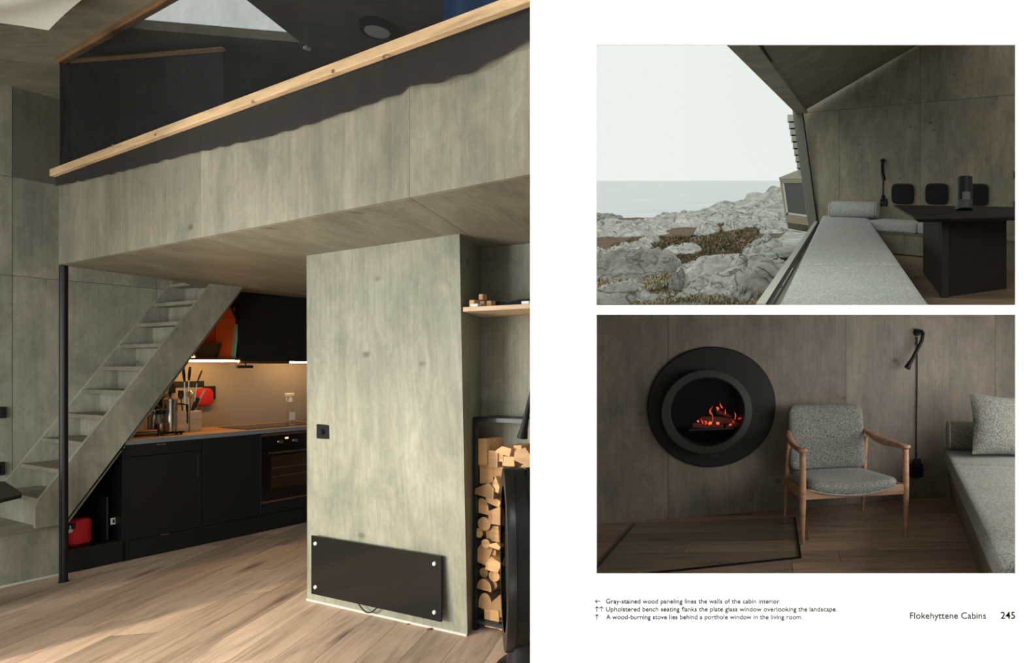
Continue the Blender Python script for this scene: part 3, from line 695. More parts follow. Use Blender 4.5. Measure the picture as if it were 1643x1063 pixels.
o, p, h = vessel('electric_kettle', 'dark electric kettle half hidden by the stair', 'kettle', 262, .52, 629, .05,
    [('body', [(0,0),(1,0),(.85,.8),(.7,.86),(0,.86)], M_blackg), ('lid', [(.7,.86),(.5,.95),(.12,.97),(.12,1.02),(0,1.02)], M_black), ('steel_band', [(1.01,.05),(1.03,.1),(1.01,.14)], M_steel)])
o, p, h = vessel('glass_carafe', 'glass carafe with amber reflections and a black collar', 'carafe', 259, .28, 652, .042,
    [('body', [(.8,0),(1,.1),(.95,.5),(.6,.75),(.62,.95),(.58,.95),(.55,.75),(.9,.5),(.94,.1),(0,.03)], M_clear), ('collar', [(.64,.72),(.7,.78),(.66,.86)], M_black), ('coffee', [(0,.04),(.9,.1),(.88,.4),(0,.4)], M_bronze)])
o, p, h = vessel('storage_jar', 'steel storage jar beside the carafe', 'jar', 247, .38, 650, .036,
    [('body', [(0,0),(1,0),(1,.8),(.9,.86),(0,.86)], M_steel), ('lid', [(.95,.86),(.95,.98),(.5,1.02),(0,1.02)], M_blackm)])
o, p, h = vessel('storage_jar', 'clear glass jar next to the stair board', 'jar', 240, .30, 660, .03,
    [('body', [(0,0),(1,0),(1,.8),(.8,.9),(.76,.9),(.95,.78),(.95,.04),(0,.04)], M_clear), ('lid', [(.85,.88),(.85,1),(0,1)], M_steel)])
p = stand(252, .20); o = thing('gas_burner', 'small black and brass burner lying on the worktop edge', 'burner', K.at(p.x, p.y-.05, zc))
B().box((p.x-.02, p.y-.08, zc+.012), (p.x+.13, p.y+.01, zc+.03), .008, 2).done('body', M_blackg, o, K)
B().tube([(p.x-.18, p.y-.03, zc+.03), (p.x-.02, p.y-.05, zc+.03)], .024, 14).done('cartridge', M_bronze, o, K)
for du, dv in ((0,0),(.11,0),(0,-.07),(.11,-.07)): B().lathe([(0,0),(.008,0),(.008,.013),(0,.013)], (p.x+du, p.y+dv, zc), 8).done('foot', M_black, o, K)
# spray bottle
p = stand(466, .50); h = K.px(466, 630, p.y).z-zc; o = thing('spray_bottle', 'clear spray bottle with a white trigger on the worktop', 'bottle', K.at(p.x, p.y, zc)); r = .034
B().lathe([(0,.002),(r,.002),(r*1.02,h*.35),(r*.7,h*.5),(r*.42,h*.66),(r*.42,h*.72)], p, 18).done('bottle', M_clear, o, K)
B().lathe([(r*.5,h*.70),(r*.5,h*.80),(r*.3,h*.82),(r*.3,h*.9)], p, 14).done('collar', M_white, o, K)
B().box((p.x-.045, p.y-.012, zc+h*.88), (p.x+.03, p.y+.012, zc+h), .006, 2).done('sprayer_head', M_white, o, K)
B().tube([p+V(-.025,0,h*.9), p+V(-.032,0,h*.8), p+V(-.026,0,h*.72)], .005, 6).done('trigger', M_white, o, K)
boxp('paper_label', K, (p.x-.022, p.y-r*1.04, zc+h*.1), (p.x+.022, p.y-r*.9, zc+h*.36), M_white, o)

# ================================================================== on the pillar
sw = P.px(526, 691.5); o = thing('dimmer_switch', 'square black dimmer switch on the plywood pillar', 'switch', P.at(sw.x, -.02, sw.z))
hw, hh = (P.px(536.5, 691).x-P.px(515, 691).x)/2, (P.px(526, 680).z-P.px(526, 703).z)/2
fpx = lambda w_: 0
yy = -.012
boxp('plate', P, (sw.x-hw, yy-.014, sw.z-hh), (sw.x+hw, yy+.012, sw.z+hh), M_blackm, o, .003)
B().lathe([(0,-.016),(.016,-.016),(.018,0)], (sw.x, yy-.014, sw.z), 18, (0,1,0)).done('rotary_knob', M_blackm, o, P)
h00, h10, h11, h01 = [P.px(x, y, -.04) for x, y in ((501,951),(709,997),(709,893),(501,857))]
ht = thing('panel_heater', 'wide black glass panel heater low on the pillar', 'heater', P.at(h00.x, -.04, h00.z))
B().prism([(h00.x,-.045,(h00.z+h10.z)/2),(h11.x,-.045,(h00.z+h10.z)/2),(h11.x,-.045,(h01.z+h11.z)/2),(h00.x,-.045,(h01.z+h11.z)/2)], (0,.008,0)).done('glass_panel', plain('black_heater_glass', (.010,.011,.010), .22, spec=.2), ht, P, smooth=False)
hz0, hz1 = (h00.z+h10.z)/2, (h01.z+h11.z)/2
boxp('rear_box', P, (h00.x+.05, -.037, hz0+.04), (h11.x-.05, 0, hz1-.04), M_whiteframe, ht)
for uu in (h00.x+.04, h11.x-.05):
    for zz in (hz0+.045, hz1-.045): B().lathe([(0,-.005),(.010,-.005),(.012,0)], (uu, -.045, zz), 14, (0,1,0)).done('fixing_disc', M_white, ht, P)
ca_, cb_ = P.px(571, 967, -.03).x, P.px(609, 977, -.03).x
B().tube([(ca_+(cb_-ca_)*t, -.03, hz0+.012-.06*math.sin(t*math.pi)) for t in [i/10 for i in range(11)]], .004, 6).done('power_cable', M_black, ht, P)
for x, y, r, lab in ((655, 1001, .006, 'tiny brown bark crumb on the floor below the heater'), (690, 1009, .012, 'larger reddish bark crumb on the floor below the heater')):
    p = on_z(x, y, 0); b = B(); bmesh.ops.create_icosphere(b.bm, subdivisions=2, radius=r)
    tag(b.map(lambda c: V(c.x*1.5, c.y, abs(c.z)*.6)*(1+.5*noise.noise(c*160))).done('bark_crumb', plain('bark_crumb_red', (.18,.05,.02), .9), None, Matrix.Translation(p)), lab, 'crumb')

# ================================================================== niche: shelf, rack, logs, stove
ns = NI.px(790, 492, -.3); zsf = NI.px(745, 497, NI.loc(P(PW,0,0)).y).z
vf = NI.loc(p11).y
shf = thing('niche_shelf', 'pale oak shelf across the niche above the firewood', 'shelf', NI.at(0, vf, zsf))
B().prism([(NI.loc(p11).x+.02, vf+.005, zsf-.022), (NI.loc(p11).x+.60, vf+.005, zsf-.022), (NI.loc(p11).x+.60, -.002, zsf-.022), (.01, -.002, zsf-.022)], (0,0,.022)).done('board', M_shelf, shf, NI, smooth=False)
us0 = NI.loc(p11).x+.03
def onshelf(x, v): return NI.px(x, 490, v).x
wbk = thing('wood_puzzle', 'small stack of wooden toy blocks at the end of the niche shelf', 'blocks', NI.at(us0+.02, vf+.04, zsf))
for k, (du, dv, z_, r) in enumerate(((.0,.03,0,.022),(.05,.05,0,.02),(.03,.06,.04,.018),(.085,.06,0,.02))):
    B().box((us0+du, vf+dv, zsf+z_+.001), (us0+du+r*1.6, vf+dv+r*1.6, zsf+z_+r*1.8), .003, 1).done('block', M_firewood, wbk, NI)
ub_ = onshelf(760, vf+.12); bd = thing('black_bundle', 'long rolled black fabric bundle lying on the niche shelf', 'bundle', NI.at(ub_, vf+.12, zsf))
B().tube([(ub_-.03+.045*i, vf+.13+.01*math.sin(i*2), zsf+.024+.006*math.sin(i*1.7)) for i in range(13)], [.012]+[.020+.005*math.sin(i*2.3) for i in range(11)]+[.012], 12).done('roll', M_pad, bd, NI)
B().tube([(ub_-.03,vf+.1,zsf+.02),(ub_-.05,vf+.08,zsf+.045),(ub_-.02,vf+.08,zsf+.06),(ub_+.02,vf+.1,zsf+.04)], .005, 6).done('strap_loop', M_steel, bd, NI)
for x, lab in ((761, 'pale metal label clip at the blocks on the niche shelf'), (843, 'pale metal label clip at the far end of the black bundle')):
    u_ = onshelf(x, vf+.01); tag(boxp('label_clip', NI, (u_-.025, vf+.008, zsf+.001), (u_+.025, vf+.03, zsf+.016), M_white, None, .002), lab, 'clip')
RO = on_z(759, 1010, 0); R = Frame(RO, P.u); RH = 1.165; RWd, RD = .55, .27
rk = thing('log_rack', 'slim dark steel rack stacked with firewood', 'rack', R)
t_ = .018
for (a, d) in ((0,0),(RWd,0),(0,RD),(RWd,RD)): boxp('post', R, (a, d, .03), (a+t_, d+t_, RH), M_steelblue, rk)
for z_ in (.04, RH-t_):
    for d in (0, RD): boxp('rail', R, (t_, d, z_), (RWd, d+t_, z_+t_), M_steelblue, rk)
    for a in (0, RWd): boxp('cross_rail', R, (a, t_, z_), (a+t_, RD, z_+t_), M_steelblue, rk)
boxp('shelf_plate', R, (0, 0, .058), (RWd+t_, RD+t_, .063), M_blackm, rk)
boxp('top_plate', R, (0, 0, RH), (RWd+t_, RD+t_, RH+.005), M_blackm, rk)
for (a, d) in ((0,0),(RWd,0),(0,RD),(RWd,RD)): B().lathe([(0,0),(.013,0),(.013,.03),(0,.03)], (a+.009, d+.009, 0), 10).done('foot', M_black, rk, R)
# firewood: (x, y, half width, half height in photograph pixels, shape)
LOGS = [(137,125,25,55,'q','a tall upright split'),(160,222,30,42,'q','a squarish split under the upright one'),(150,297,42,32,'w','a broad wedge'),(203,272,15,34,'w','a thin wedge'),
 (141,366,30,36,'h','a half-round with bark'),(190,342,34,26,'w','a flat wedge'),(203,408,34,38,'w','a large wedge'),(150,447,28,28,'r','a round branch'),
 (187,490,30,33,'q','a square split'),(127,487,17,20,'r','a small orange round'),(157,535,19,19,'r','a small grey round'),(197,545,26,14,'w','a thin splinter'),(184,573,18,11,'q','a tiny offcut'),
 (153,582,34,46,'w','a tall wedge'),(192,628,36,30,'w','a pale wedge'),(149,664,19,21,'r','a dark round'),(195,679,24,23,'r','a weathered round'),(188,718,20,19,'r','a pale round'),
 (150,718,32,26,'h','a half-round low down'),(155,792,31,38,'h','a large half-round'),(213,808,30,50,'w','a tall low wedge'),(184,870,33,38,'q','a big square split at the bottom'),(226,900,19,20,'r','a round at the very bottom'),
 (190,156,19,32,'q','an upright orange split on top'),(236,122,34,20,'w','a slanting splinter on top'),(214,148,20,17,'q','a small offcut on top'),(258,167,26,20,'q','a slanted block on top'),
 (327,152,42,42,'w','a large wedge behind the stove'),(300,114,17,17,'q','a small block behind the stove'),(345,192,28,18,'w','a flat split behind the stove'),(212,215,24,22,'q','a block under the top splinters'),
 (250,330,24,34,'h','a half-round behind the stove rim'),(262,430,26,34,'w','a wedge behind the stove rim'),(262,520,26,30,'q','a square split behind the stove rim'),(262,610,26,34,'h','a second half-round behind the rim'),(270,710,26,36,'w','a second wedge behind the rim'),(280,820,28,44,'h','a low half-round behind the rim')]
rl = random.Random(5)
for i, (cx, cy, hw_, hh_, sh_, lab) in enumerate(LOGS):
    x, y = 720+cx/2.777, 680+cy/2.777; dv = rl.uniform(-.012, .02); c = R.px(x, y, dv); k = 3.07/F/2.777*1.10; a, b = hw_*k*1.25, hh_*k
    if sh_ == 'r': pts = [(a*math.cos(t*.524), b*math.sin(t*.524)) for t in range(12)]
    elif sh_ == 'h': pts = [(a*math.cos(t*.35-.25), b*(1.5*math.sin(t*.35-.25)-.6)) for t in range(11)]
    elif sh_ == 'w': pts = [(-a, -b*rl.uniform(.2,1)), (a*rl.uniform(.2,1), -b), (a, b*rl.uniform(-.2,.6)), (rl.uniform(-.3,.6)*a, b), (-a*.9, b*rl.uniform(.1,.6))]
    else:
        rt = rl.uniform(-.12,.12); pts = [(-a*(1-rt), -b), (a, -b*(1-rt)), (a*(1-rt), b), (-a, b*(1-rt))]
    bb = B(); n = len(pts); L_ = rl.uniform(.22, .25)
    f0 = [(u, 0, w_) for u, w_ in pts]; f1 = [(u*1.02, L_, w_*1.02) for u, w_ in pts]
    bb.poly(f0+f1, [tuple(range(n)), tuple(range(2*n-1, n-1, -1))], 0)
    vv = [bb.bm.verts.new(p) for p in f0+f1]
    for j in range(n): bb.bm.faces.new((vv[j], vv[(j+1)%n], vv[n+(j+1)%n], vv[n+j])).material_index = 1 if sh_ in 'rh' else 0
    bmesh.ops.remove_doubles(bb.bm, verts=bb.bm.verts[:], dist=1e-6)
    o = bb.done('firewood_log', [M_firewood, M_bark], None, R.at(c.x, dv+.01, c.z)); tag(o, lab.replace('a ', '', 1) .replace('an ', '', 1)+' of pale firewood in the steel rack', 'log', 'split logs stacked in the steel rack')
# stove drum, seen from its side
sn = V(.86, .51, 0).normalized(); S = Frame(V(-1.445, 2.68, 0), sn); sr = .42; szc = .538
stv = thing('wood_stove', 'large black drum-shaped wood stove beside the log rack', 'stove', S)
def ringp(name, prof, m): return B().lathe(prof, (0, 0, szc), 72, (1,0,0)).done(name, m, stv, S, angle=25)
ringp('drum', [(0,.02),(sr*.985,.02),(sr*.985,.24),(0,.24)], M_black)
ringp('end_rim', [(sr*.80,0),(sr,0),(sr+.004,.012),(sr+.004,.034),(sr*.985,.036)], M_blackm)
ringp('door_band', [(sr*.985,.085),(sr*.997,.087),(sr*.997,.095),(sr*.985,.097)], M_blackg)
B().lathe([(.17,0),(.17,.012),(.12,.03),(.10,szc-sr+.05)], (.13,0,0), 24).done('pedestal', M_blackm, stv, S)
hp = S.loc(at(817, 1030, 2.55))
B().box((-.012, -.405, .03), (.012, -.395, .2), .003).done('air_lever', M_blackm, stv, S)
# black flexible lamp hanging in the niche
lv = -.16
wl_a, wl_b, wl_c = NI.px(858, 600, lv), NI.px(845, 665, lv), NI.px(838, 702, lv)
o = thing('reading_lamp', 'black bendable reading lamp hanging down above the stove', 'lamp', NI.at(wl_a.x, lv, wl_c.z))
B().tube([wl_a, wl_a.lerp(wl_b, .5)+V(.006,0,0), wl_b], [.011,.012,.013], 10).done('arm', M_black, o, NI)
B().tube([wl_b, wl_b.lerp(wl_c, .6), wl_c], [.013,.018,.026], 14).done('shade', M_black, o, NI)
B().tube([wl_c+V(-.001,0,-.002), wl_c+V(-.001,0,-.003)], .014, 12).done('lens', M_white, o, NI)

# ================================================================== DINING CORNER AND COAST (upper opening)
# this room climbs away from the page on a raked floor; heights h are measured from that floor
E2, HZ = 1.065, 287.0; SLOPE = (PY-HZ)/F
def r2(X, Y, h): return V(X, Y, EYE-E2+SLOPE*Y+h)
def d2(x, y, h): Y = F*(E2-h)/(y-HZ); return V((x-PX)/F*Y, Y, h)        # room coordinates of a seen point at height h
def w2(x, y, Y): return V((x-PX)/F*Y, Y, E2-(y-HZ)/F*Y)                  # and at depth Y
def R2(c):                                                              # nothing reaches below the deck that carries the room
    p = r2(c.x, c.y, c.z)
    if c.y < 5.5: p.z = max(p.z, EYE+.1108*c.y)
    return p
WV = V(1.311, -1, 0).normalized()                                       # direction of the back wall
wc = w2(1308, 355, 9.6); wc0 = V(wc.x+.02, wc.y, 0)
def wallp(x, y, off=0):                                                 # point of the back wall (room coordinates) under a pixel
    nrm = V(-WV.y, WV.x, 0)
    c0 = wc0-nrm*off; d = V((x-PX)/F, 1, 0); t = nrm.dot(c0)/nrm.dot(d)
    return w2(x, y, t)
NW = V(-WV.y, WV.x, 0)                                                  # into the wall
def p2(b): return b.map(R2)
# back wall, panels
pA, pB, pC, pD = wallp(1279, 182), wallp(1660, 149), wallp(1475, 71), wallp(1700, -60)
bw = B(); o0 = V(wc0.x, wc0.y, -.2)
def wl2(p, off): q = p-NW*off; return R2(V(q.x, q.y, p.z))
far = wallp(1800, 300); 
def slab(pts, off, th):
    b = B(); b.prism([wl2(p, off) for p in pts], NW*th); return b
base = [V(wc0.x, wc0.y, -.3), V(far.x, far.y, -.3), V(far.x, far.y, 6.2), wallp(1560, 22), pC, pA]
wd_ = slab(base, 0, .08).done('wall_dining', M_gap, None, None, smooth=False); struct(wd_, 'dark plywood back wall of the dining corner')
sA, sB = wallp(1347, 300), wallp(1477, 300)
def wz(p, q, x): return p.z+(q.z-p.z)*(x-p.x)/(q.x-p.x)
gp = .003
lowz = lambda X: wz(pA, pB, X)
def pan(a, b, lo, hi):
    d = (b-a).normalized()*gp; q = [a+d, b-d, b-d, a+d]; z = [lo(a.x), lo(b.x), hi(b.x), hi(a.x)]
    return slab([V(p.x, p.y, zz) for p, zz in zip(q, z)], .012, .011)
hiz = lambda X: wz(pA, pC, X)
flo = lambda X: -.3+gp
k0 = V(wc0.x, wc0.y, 0)
slab([V(k0.x+gp,k0.y,-.3), V(sA.x-gp,sA.y,-.3), V(sA.x-gp,sA.y,lowz(sA.x)-gp), V(pA.x+gp,pA.y,lowz(pA.x)-gp)], .012, .011).done('wall_panel', M_ply_d, wd_, None, smooth=False)
for a, b in ((sA, sB), (sB, far)): pan(a, b, flo, lambda X: lowz(X)-gp).done('wall_panel', M_ply_d, wd_, None, smooth=False)
pan(V(pA.x,pA.y,0), sB, lambda X: lowz(X)+gp, lambda X: max(lowz(X)+2*gp, hiz(X))).done('wall_panel', M_ply_d, wd_, None, smooth=False)
pan(sB, far, lambda X: lowz(X)+gp, hiz).done('wall_panel', M_ply_d, wd_, None, smooth=False)
# leaning plate window: plane through the sill and the upper corner
sl0 = d2(1215, 489, .35); sl1 = wc
gtop1 = w2(1279, 182, 9.6)
gdir = (V(sl1.x, sl1.y, 0)-V(sl0.x, sl0.y, 0)); lean = V(gtop1.x-sl1.x, 0, gtop1.z-sl1.z)
def gl(s, t): return sl0+(sl1-sl0)*s+lean*t                             # s along the sill, t up the glass
def glp(x, y):                                                          # point of the glass under a pixel
    n = (sl1-sl0).cross(lean); d = V((x-PX)/F, 1, -(y-HZ)/F); c = V(0,0,E2); return c+d*(n.dot(sl0-c)/n.dot(d))
u165 = glp(1165, 71); dd = (u165-gtop1)
top0 = gtop1+dd*1.15
s0 = -.19
gb = gl(s0, 0)
win = struct(B().prism([R2(p) for p in (gl(s0, .165), gl(0, 0), sl1, gtop1, top0)], V(.0005,0,0)).done('window_2', M_glass, None, None, smooth=False), 'leaning plate glass window of the dining corner facing the coast')
def bar2(name, a, b, wx, wz_, m, parent):
    q = [a, b]; vv = []
    for p in q:
        for dx, dz_ in ((0,0),(wx,0),(wx,wz_),(0,wz_)): vv.append(R2(p+V(dx,0,dz_)))
    return B().poly(vv, [(3,2,1,0),(4,5,6,7),(0,1,5,4),(1,2,6,5),(2,3,7,6),(3,0,4,7)]).done(name, m, parent, None, smooth=False)
xl_ = -.41*gb.y; hb0 = gl(s0,.165)
B().poly([R2(p) for p in (V(-.41*hb0.y,hb0.y,hb0.z), hb0, top0, V(-.41*top0.y,top0.y,top0.z))], [(0,1,2,3)]).done('return_pane', M_glass, win, None, smooth=False)
gb0 = gl(.002, 0)
bar2('bottom_frame', gb0+V(-.01,0,-.05), sl1+V(-.01,0,-.05), .055, .055, M_whiteframe, win)
bar2('seal', gb0+V(.046,0,-.05), sl1+V(.046,0,-.05), .02, .045, M_black, win)
bl0, bl1 = d2(1249, 488, .45), d2(1320, 345, .45); bdir = (bl1-bl0); bdir.z = 0; bdir = bdir/bdir.y
bl0 = bl0-bdir*.75
B().poly([R2(p) for p in (gl(.035,0)+V(.06,0,-.045), sl1+V(.06,0,-.045), V(bl1.x+.05, bl1.y, .30), V(bl0.x+bdir.x*(3.42-bl0.y)+.05, 3.42, .30))], [(0,1,2,3)]).thick(.02).done('window_sill', M_sill, win, None, smooth=False)
# upper frame and corner frame
cg = w2(1279, 183, 9.55); nr = V(.30,0,.02)
bar2('top_frame', top0+V(0,0,.0), gtop1+V(-.02,0,.0), .20, .05, M_beam if False else M_ply_d, win)
bar2('top_frame_gap', top0+V(.20,0,.01), gtop1+V(.0,0,.0)+V(.10,0,0), .02, .05, M_black, win)
B().poly([R2(p) for p in (sl1+V(-.10,-.05,-.2), sl1+V(.05,-.05,-.2), gtop1+V(.08,-.05,.05), gtop1+V(-.08,-.05,.05))], [(0,1,2,3)]).thick(.05).done('corner_frame', M_sill, win, None, smooth=False)
B().poly([R2(p) for p in (sl1+V(.05,-.06,-.2), sl1+V(.075,-.06,-.2), gtop1+V(.10,-.06,.05), gtop1+V(.08,-.06,.05))], [(0,1,2,3)]).thick(.03).done('corner_gap', M_black, win, None, smooth=False)
# stepped cladding ends outside the corner
for k in range(9):
    a = gtop1.lerp(sl1, k/16.)+V(-.17,.12,0); b_ = B().box((a.x-.0+.004*k, a.y, a.z-.145), (a.x+.12, a.y+.05, a.z-.005), 0); p2(b_).done('cladding_step', M_whiteframe, win, None, smooth=False)
# sloping ceiling between window and back wall
ct0 = top0+V(.21,0,.03); ct1 = gtop1+V(.09,0,.03)
wtR = wallp(1560, 22)
cq = [ct0, ct1, pC+V(0,0,.02), wtR, wtR+(ct0-ct1), pC+(ct0-ct1)]
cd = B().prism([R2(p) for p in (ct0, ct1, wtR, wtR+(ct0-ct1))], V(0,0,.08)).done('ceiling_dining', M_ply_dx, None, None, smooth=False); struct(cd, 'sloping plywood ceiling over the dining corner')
# floor of the room and the deck that carries it
FD = Frame((0,0,EYE-E2), (1, -.06))
f2 = B().poly([(-.2,4.76,EYE-E2+SLOPE*4.76-.016), (6.5,4.76,EYE-E2+SLOPE*4.76-.016), (6.5,10.4,EYE-E2+SLOPE*10.4-.016), (.8,10.4,EYE-E2+SLOPE*10.4-.016)], [(0,1,2,3)]).done('floor_dining', M_oak2); struct(f2, 'oak plank floor of the dining corner')
poly2 = [FD.loc(r2(X, Y, 0))[:2] for X, Y in ((.75,4.74),(3.3,4.74),(4.0,6.9),(2.2,8.6),(1.9,8.6))]
planks(f2, FD, [tuple(p) for p in poly2], .30, M_oak2, 11, lmin=1.2, lmax=2.6, wmap=lambda u, v: SLOPE*(FD.o.y+FD.u.y*u+FD.v.y*v))
# side walls closing the room
sw2 = B().prism([r2(5.0,1.95,-3), r2(5.0,10.4,-3), r2(5.0,10.4,7), r2(5.0,1.95,7)], V(.05,0,0)).done('wall_dining_side', M_ply_d, None, None, smooth=False); struct(sw2, 'plywood side wall beyond the dining table')
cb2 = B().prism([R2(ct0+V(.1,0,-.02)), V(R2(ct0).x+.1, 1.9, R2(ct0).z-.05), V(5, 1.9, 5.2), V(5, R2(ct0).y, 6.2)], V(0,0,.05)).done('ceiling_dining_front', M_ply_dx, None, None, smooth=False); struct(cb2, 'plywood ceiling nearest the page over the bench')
# ---- bench along the window
def bench_x(Y): return bl0.x+bdir.x*(Y-bl0.y)
BWD = .745
bn = thing('window_bench', 'long low plywood bench base along the plate window', 'bench', Matrix.Translation(r2(bench_x(5), 5, 0)))
Yn, Yf = 2.45, 9.45
deck = lambda Y: max(0.0, (EYE+.108*Y)-(EYE-E2+SLOPE*Y))               # the deck under the page's middle bar
p2(B().poly([V(bench_x(Y)+dx, Y-(.78*dx if Y > 5 else 0), h) for Y in (3.2, Yf) for dx, h in ((.03,deck(Y)),(BWD-.03,deck(Y)),(BWD-.03,.295),(.03,.295))], [(3,2,1,0),(4,5,6,7),(0,1,5,4),(1,2,6,5),(2,3,7,6),(3,0,4,7)])).done('base', M_ply_d, bn, None, smooth=False)
seams = [Yn, d2(1367, 425, .45).y, d2(1360, 364, .45).y, Yf]
def cushion2(name, label, cat, mp, lo, hi, m, r=.035, group=None, sub=5):
    b = B().box(lo, hi, r, 4, sub=sub); b.map(mp); b.map(R2)
    c = R2(mp(V((lo[0]+hi[0])/2, (lo[1]+hi[1])/2, lo[2])))
    T = Matrix.Translation(c); b.map(lambda p: p-c); return tag(b.done(name, m, None, T), label, cat, group)
for k, lab in enumerate(('front', 'middle', 'far')):
    a, b = seams[k]+.014, seams[k+1]-.014
    cushion2('bench_cushion', ['thick light grey wool seat cushion of the window bench, ending at the page', 'long light grey wool seat cushion of the window bench between two seams', 'light grey wool seat cushion of the window bench under the bolster'][k], 'cushion',
        lambda c: V(bench_x(c.y)+c.x, min(c.y, 9.44-.76*max(0, c.x)-.012*max(0, 9.44-c.y)), c.z+.008*math.sin(math.pi*min(1,max(0,c.x/BWD)))), (0, a, .30), (BWD, b, .45), M_felt2, .03, 'seat cushions of the window bench')
# bolster on the bench
q0, q1 = w2(1333, 336, 9.05), w2(1409, 334.5, 8.75); q0.z = q1.z = .45+.13
c = R2(q0.lerp(q1, .5)); T = Matrix.Translation(c); dxx = (q1-q0)
bo = tag(link('bolster', None, None, T), 'grey wool bolster lying across the far end of the window bench', 'bolster')
a_, b_ = R2(q0)-c, R2(q1)-c; dn = (b_-a_).normalized(); rb = .125
B().tube([a_, a_+dn*.012, a_+dn*.03, b_-dn*.03, b_-dn*.012, b_], [rb*.9,rb*.97,rb,rb,rb*.97,rb*.9], 32).done('roll', M_felt2, bo, T)
for s, e in ((a_, 1), (b_, -1)): B().tube([s+dn*.022*e, s+dn*.028*e], rb*1.012, 32).done('end_piping', M_felt3, bo, T)
# ---- second bench along the back wall
def wl3(u, v, h): q = wc0+WV*u-NW*v; return V(q.x, q.y, h)
def uof(x): p = wallp(x, 300); return (V(p.x, p.y, 0)-wc0).dot(WV)
b2 = tag(link('corner_bench', None, None, Matrix.Translation(R2(wl3(2.0,.3,0)))), 'plywood bench base along the back wall behind the table', 'bench')
ub0, ub1 = uof(1395)+.30, uof(1760)
def b2box(name, lo, hi, m, parent): return B().box(lo, hi).map(lambda c: R2(wl3(c.x, c.y, c.z))).done(name, m, parent, None, smooth=False)
b2box('front_panel', (ub0-.6, .02, 0), (ub0+.62, .60, .285), M_ply_d, b2); b2box('front_panel', (ub0+.625, .02, 0), (ub1, .60, .285), M_ply_d, b2); b2box('top_edge', (ub0-.6, .02, .286), (ub1, .62, .302), M_sill, b2)
us_ = [ub0-.05, ub0+.83, ub0+1.65, ub0+2.5, ub1]
for k, lab in enumerate(('light grey seat cushion in the corner of the wall bench', 'light grey seat cushion of the wall bench partly behind the table leg', 'light grey seat cushion of the wall bench hidden behind the table', 'light grey seat cushion of the wall bench beyond the table')):
    if k == 2: continue
    cushion2('bench_cushion', lab, 'cushion', lambda c: wl3(c.x, c.y, c.z), (us_[k]+.006, .03, .302), (us_[k+1]-.006, .64, .45), M_felt2, .035, 'seat cushions of the wall bench', 3)
# wall pads
for x0_, x1_, y0_, y1_, lab in ((1433,1468,294.5,327,'charcoal square back pad on the wall nearest the bolster'), (1487,1523.5,294,327.5,'charcoal square back pad on the wall in the middle of three'), (1553,1588,294.5,329.5,'charcoal square back pad on the wall half behind the lantern')):
    a = wallp(x0_, y1_, .05); b = wallp(x1_, y0_, .05); ua_, ub_ = uof(x0_), uof(x1_)
    t = B()
    cx, cz_ = (ua_+ub_)/2, (a.z+b.z)/2; hw_, hz_ = (ub_-ua_)/2, (b.z-a.z)/2
    t.bm.free(); t = B(); n = 28
    def outline(s, d): return [V(cx+hw_*s*math.copysign(abs(math.cos(k*2*math.pi/n))**.42, math.cos(k*2*math.pi/n)), d, cz_+hz_*s*math.copysign(abs(math.sin(k*2*math.pi/n))**.42, math.sin(k*2*math.pi/n))) for k in range(n)]
    rings = [[t.bm.verts.new(p) for p in outline(s, d)] for s, d in ((.9,.013),(1,.022),(1,.055),(.93,.068),(.7,.074))]
    for r_, q_ in zip(rings, rings[1:]):
        for k in range(n): t.bm.faces.new((r_[k], r_[(k+1)%n], q_[(k+1)%n], q_[k]))
    t.bm.faces.new(rings[0]); t.bm.faces.new(rings[-1][::-1])
    c = R2(wl3(cx, 0, cz_)); t.map(lambda p: R2(wl3(p.x, p.y, p.z))-c)
    tag(t.done('back_pad', M_pad, None, Matrix.Translation(c)), lab, 'back pad', 'square back pads on the dining wall')
# wall lamp with plug
def wall_lamp2():
    pts = lambda x, y, off: R2(wallp(x, y, off))
    c = pts(1416, 290, .0); T = Matrix.Translation(c); o = tag(link('wall_lamp', None, None, T), 'thin black wall lamp with cord and plug above the bolster', 'lamp')
    a = pts(1416.5, 258, .0); B().tube([a-c, pts(1416.5, 258, .06)-c], .035, 16).done('wall_knob', M_black, o, T)
    B().tube([pts(1416,258,.06)-c, pts(1415.5,266,.11)-c, pts(1416.5,280,.13)-c, pts(1419,288,.13)-c], [.02,.024,.026,.03], 10).done('arm', M_black, o, T)
    B().tube([pts(1416.5,262,.03)-c, pts(1417,290,.03)-c, pts(1416.5,318,.03)-c], .010, 8).done('cord', M_black, o, T)
    B().tube([pts(1417,313,.03)-c, pts(1417,322,.03)-c], [.028,.04], 10).done('plug', M_black, o, T)
    pl_ = [(1412,330),(1422.5,330),(1422.5,319),(1412,319)]; B().prism([pts(x,y,.04)-c for x, y in pl_], NW*.04).done('socket_plate', M_black, o, T)
wall_lamp2()
for y0_, y1_, lab in ((274,285,'small black switch on the dining wall, the upper of two'), (323,333,'small black socket on the dining wall, the lower of two')):
    c = R2(wallp(1631, (y0_+y1_)/2, .0)); T = Matrix.Translation(c); o = tag(link('wall_switch', None, None, T), lab, 'switch')
    B().prism([R2(wallp(x, y, .03))-c for x, y in ((1626.5,y1_),(1640,y1_),(1640,y0_),(1626.5,y0_))], NW*.028).done('plate', M_black, o, T)
    B().prism([R2(wallp(x, y, .034))-c for x, y in ((1630,y1_-2),(1637,y1_-2),(1637,y0_+2),(1630,y0_+2))], NW*.004).done('rocker', M_blackm, o, T)
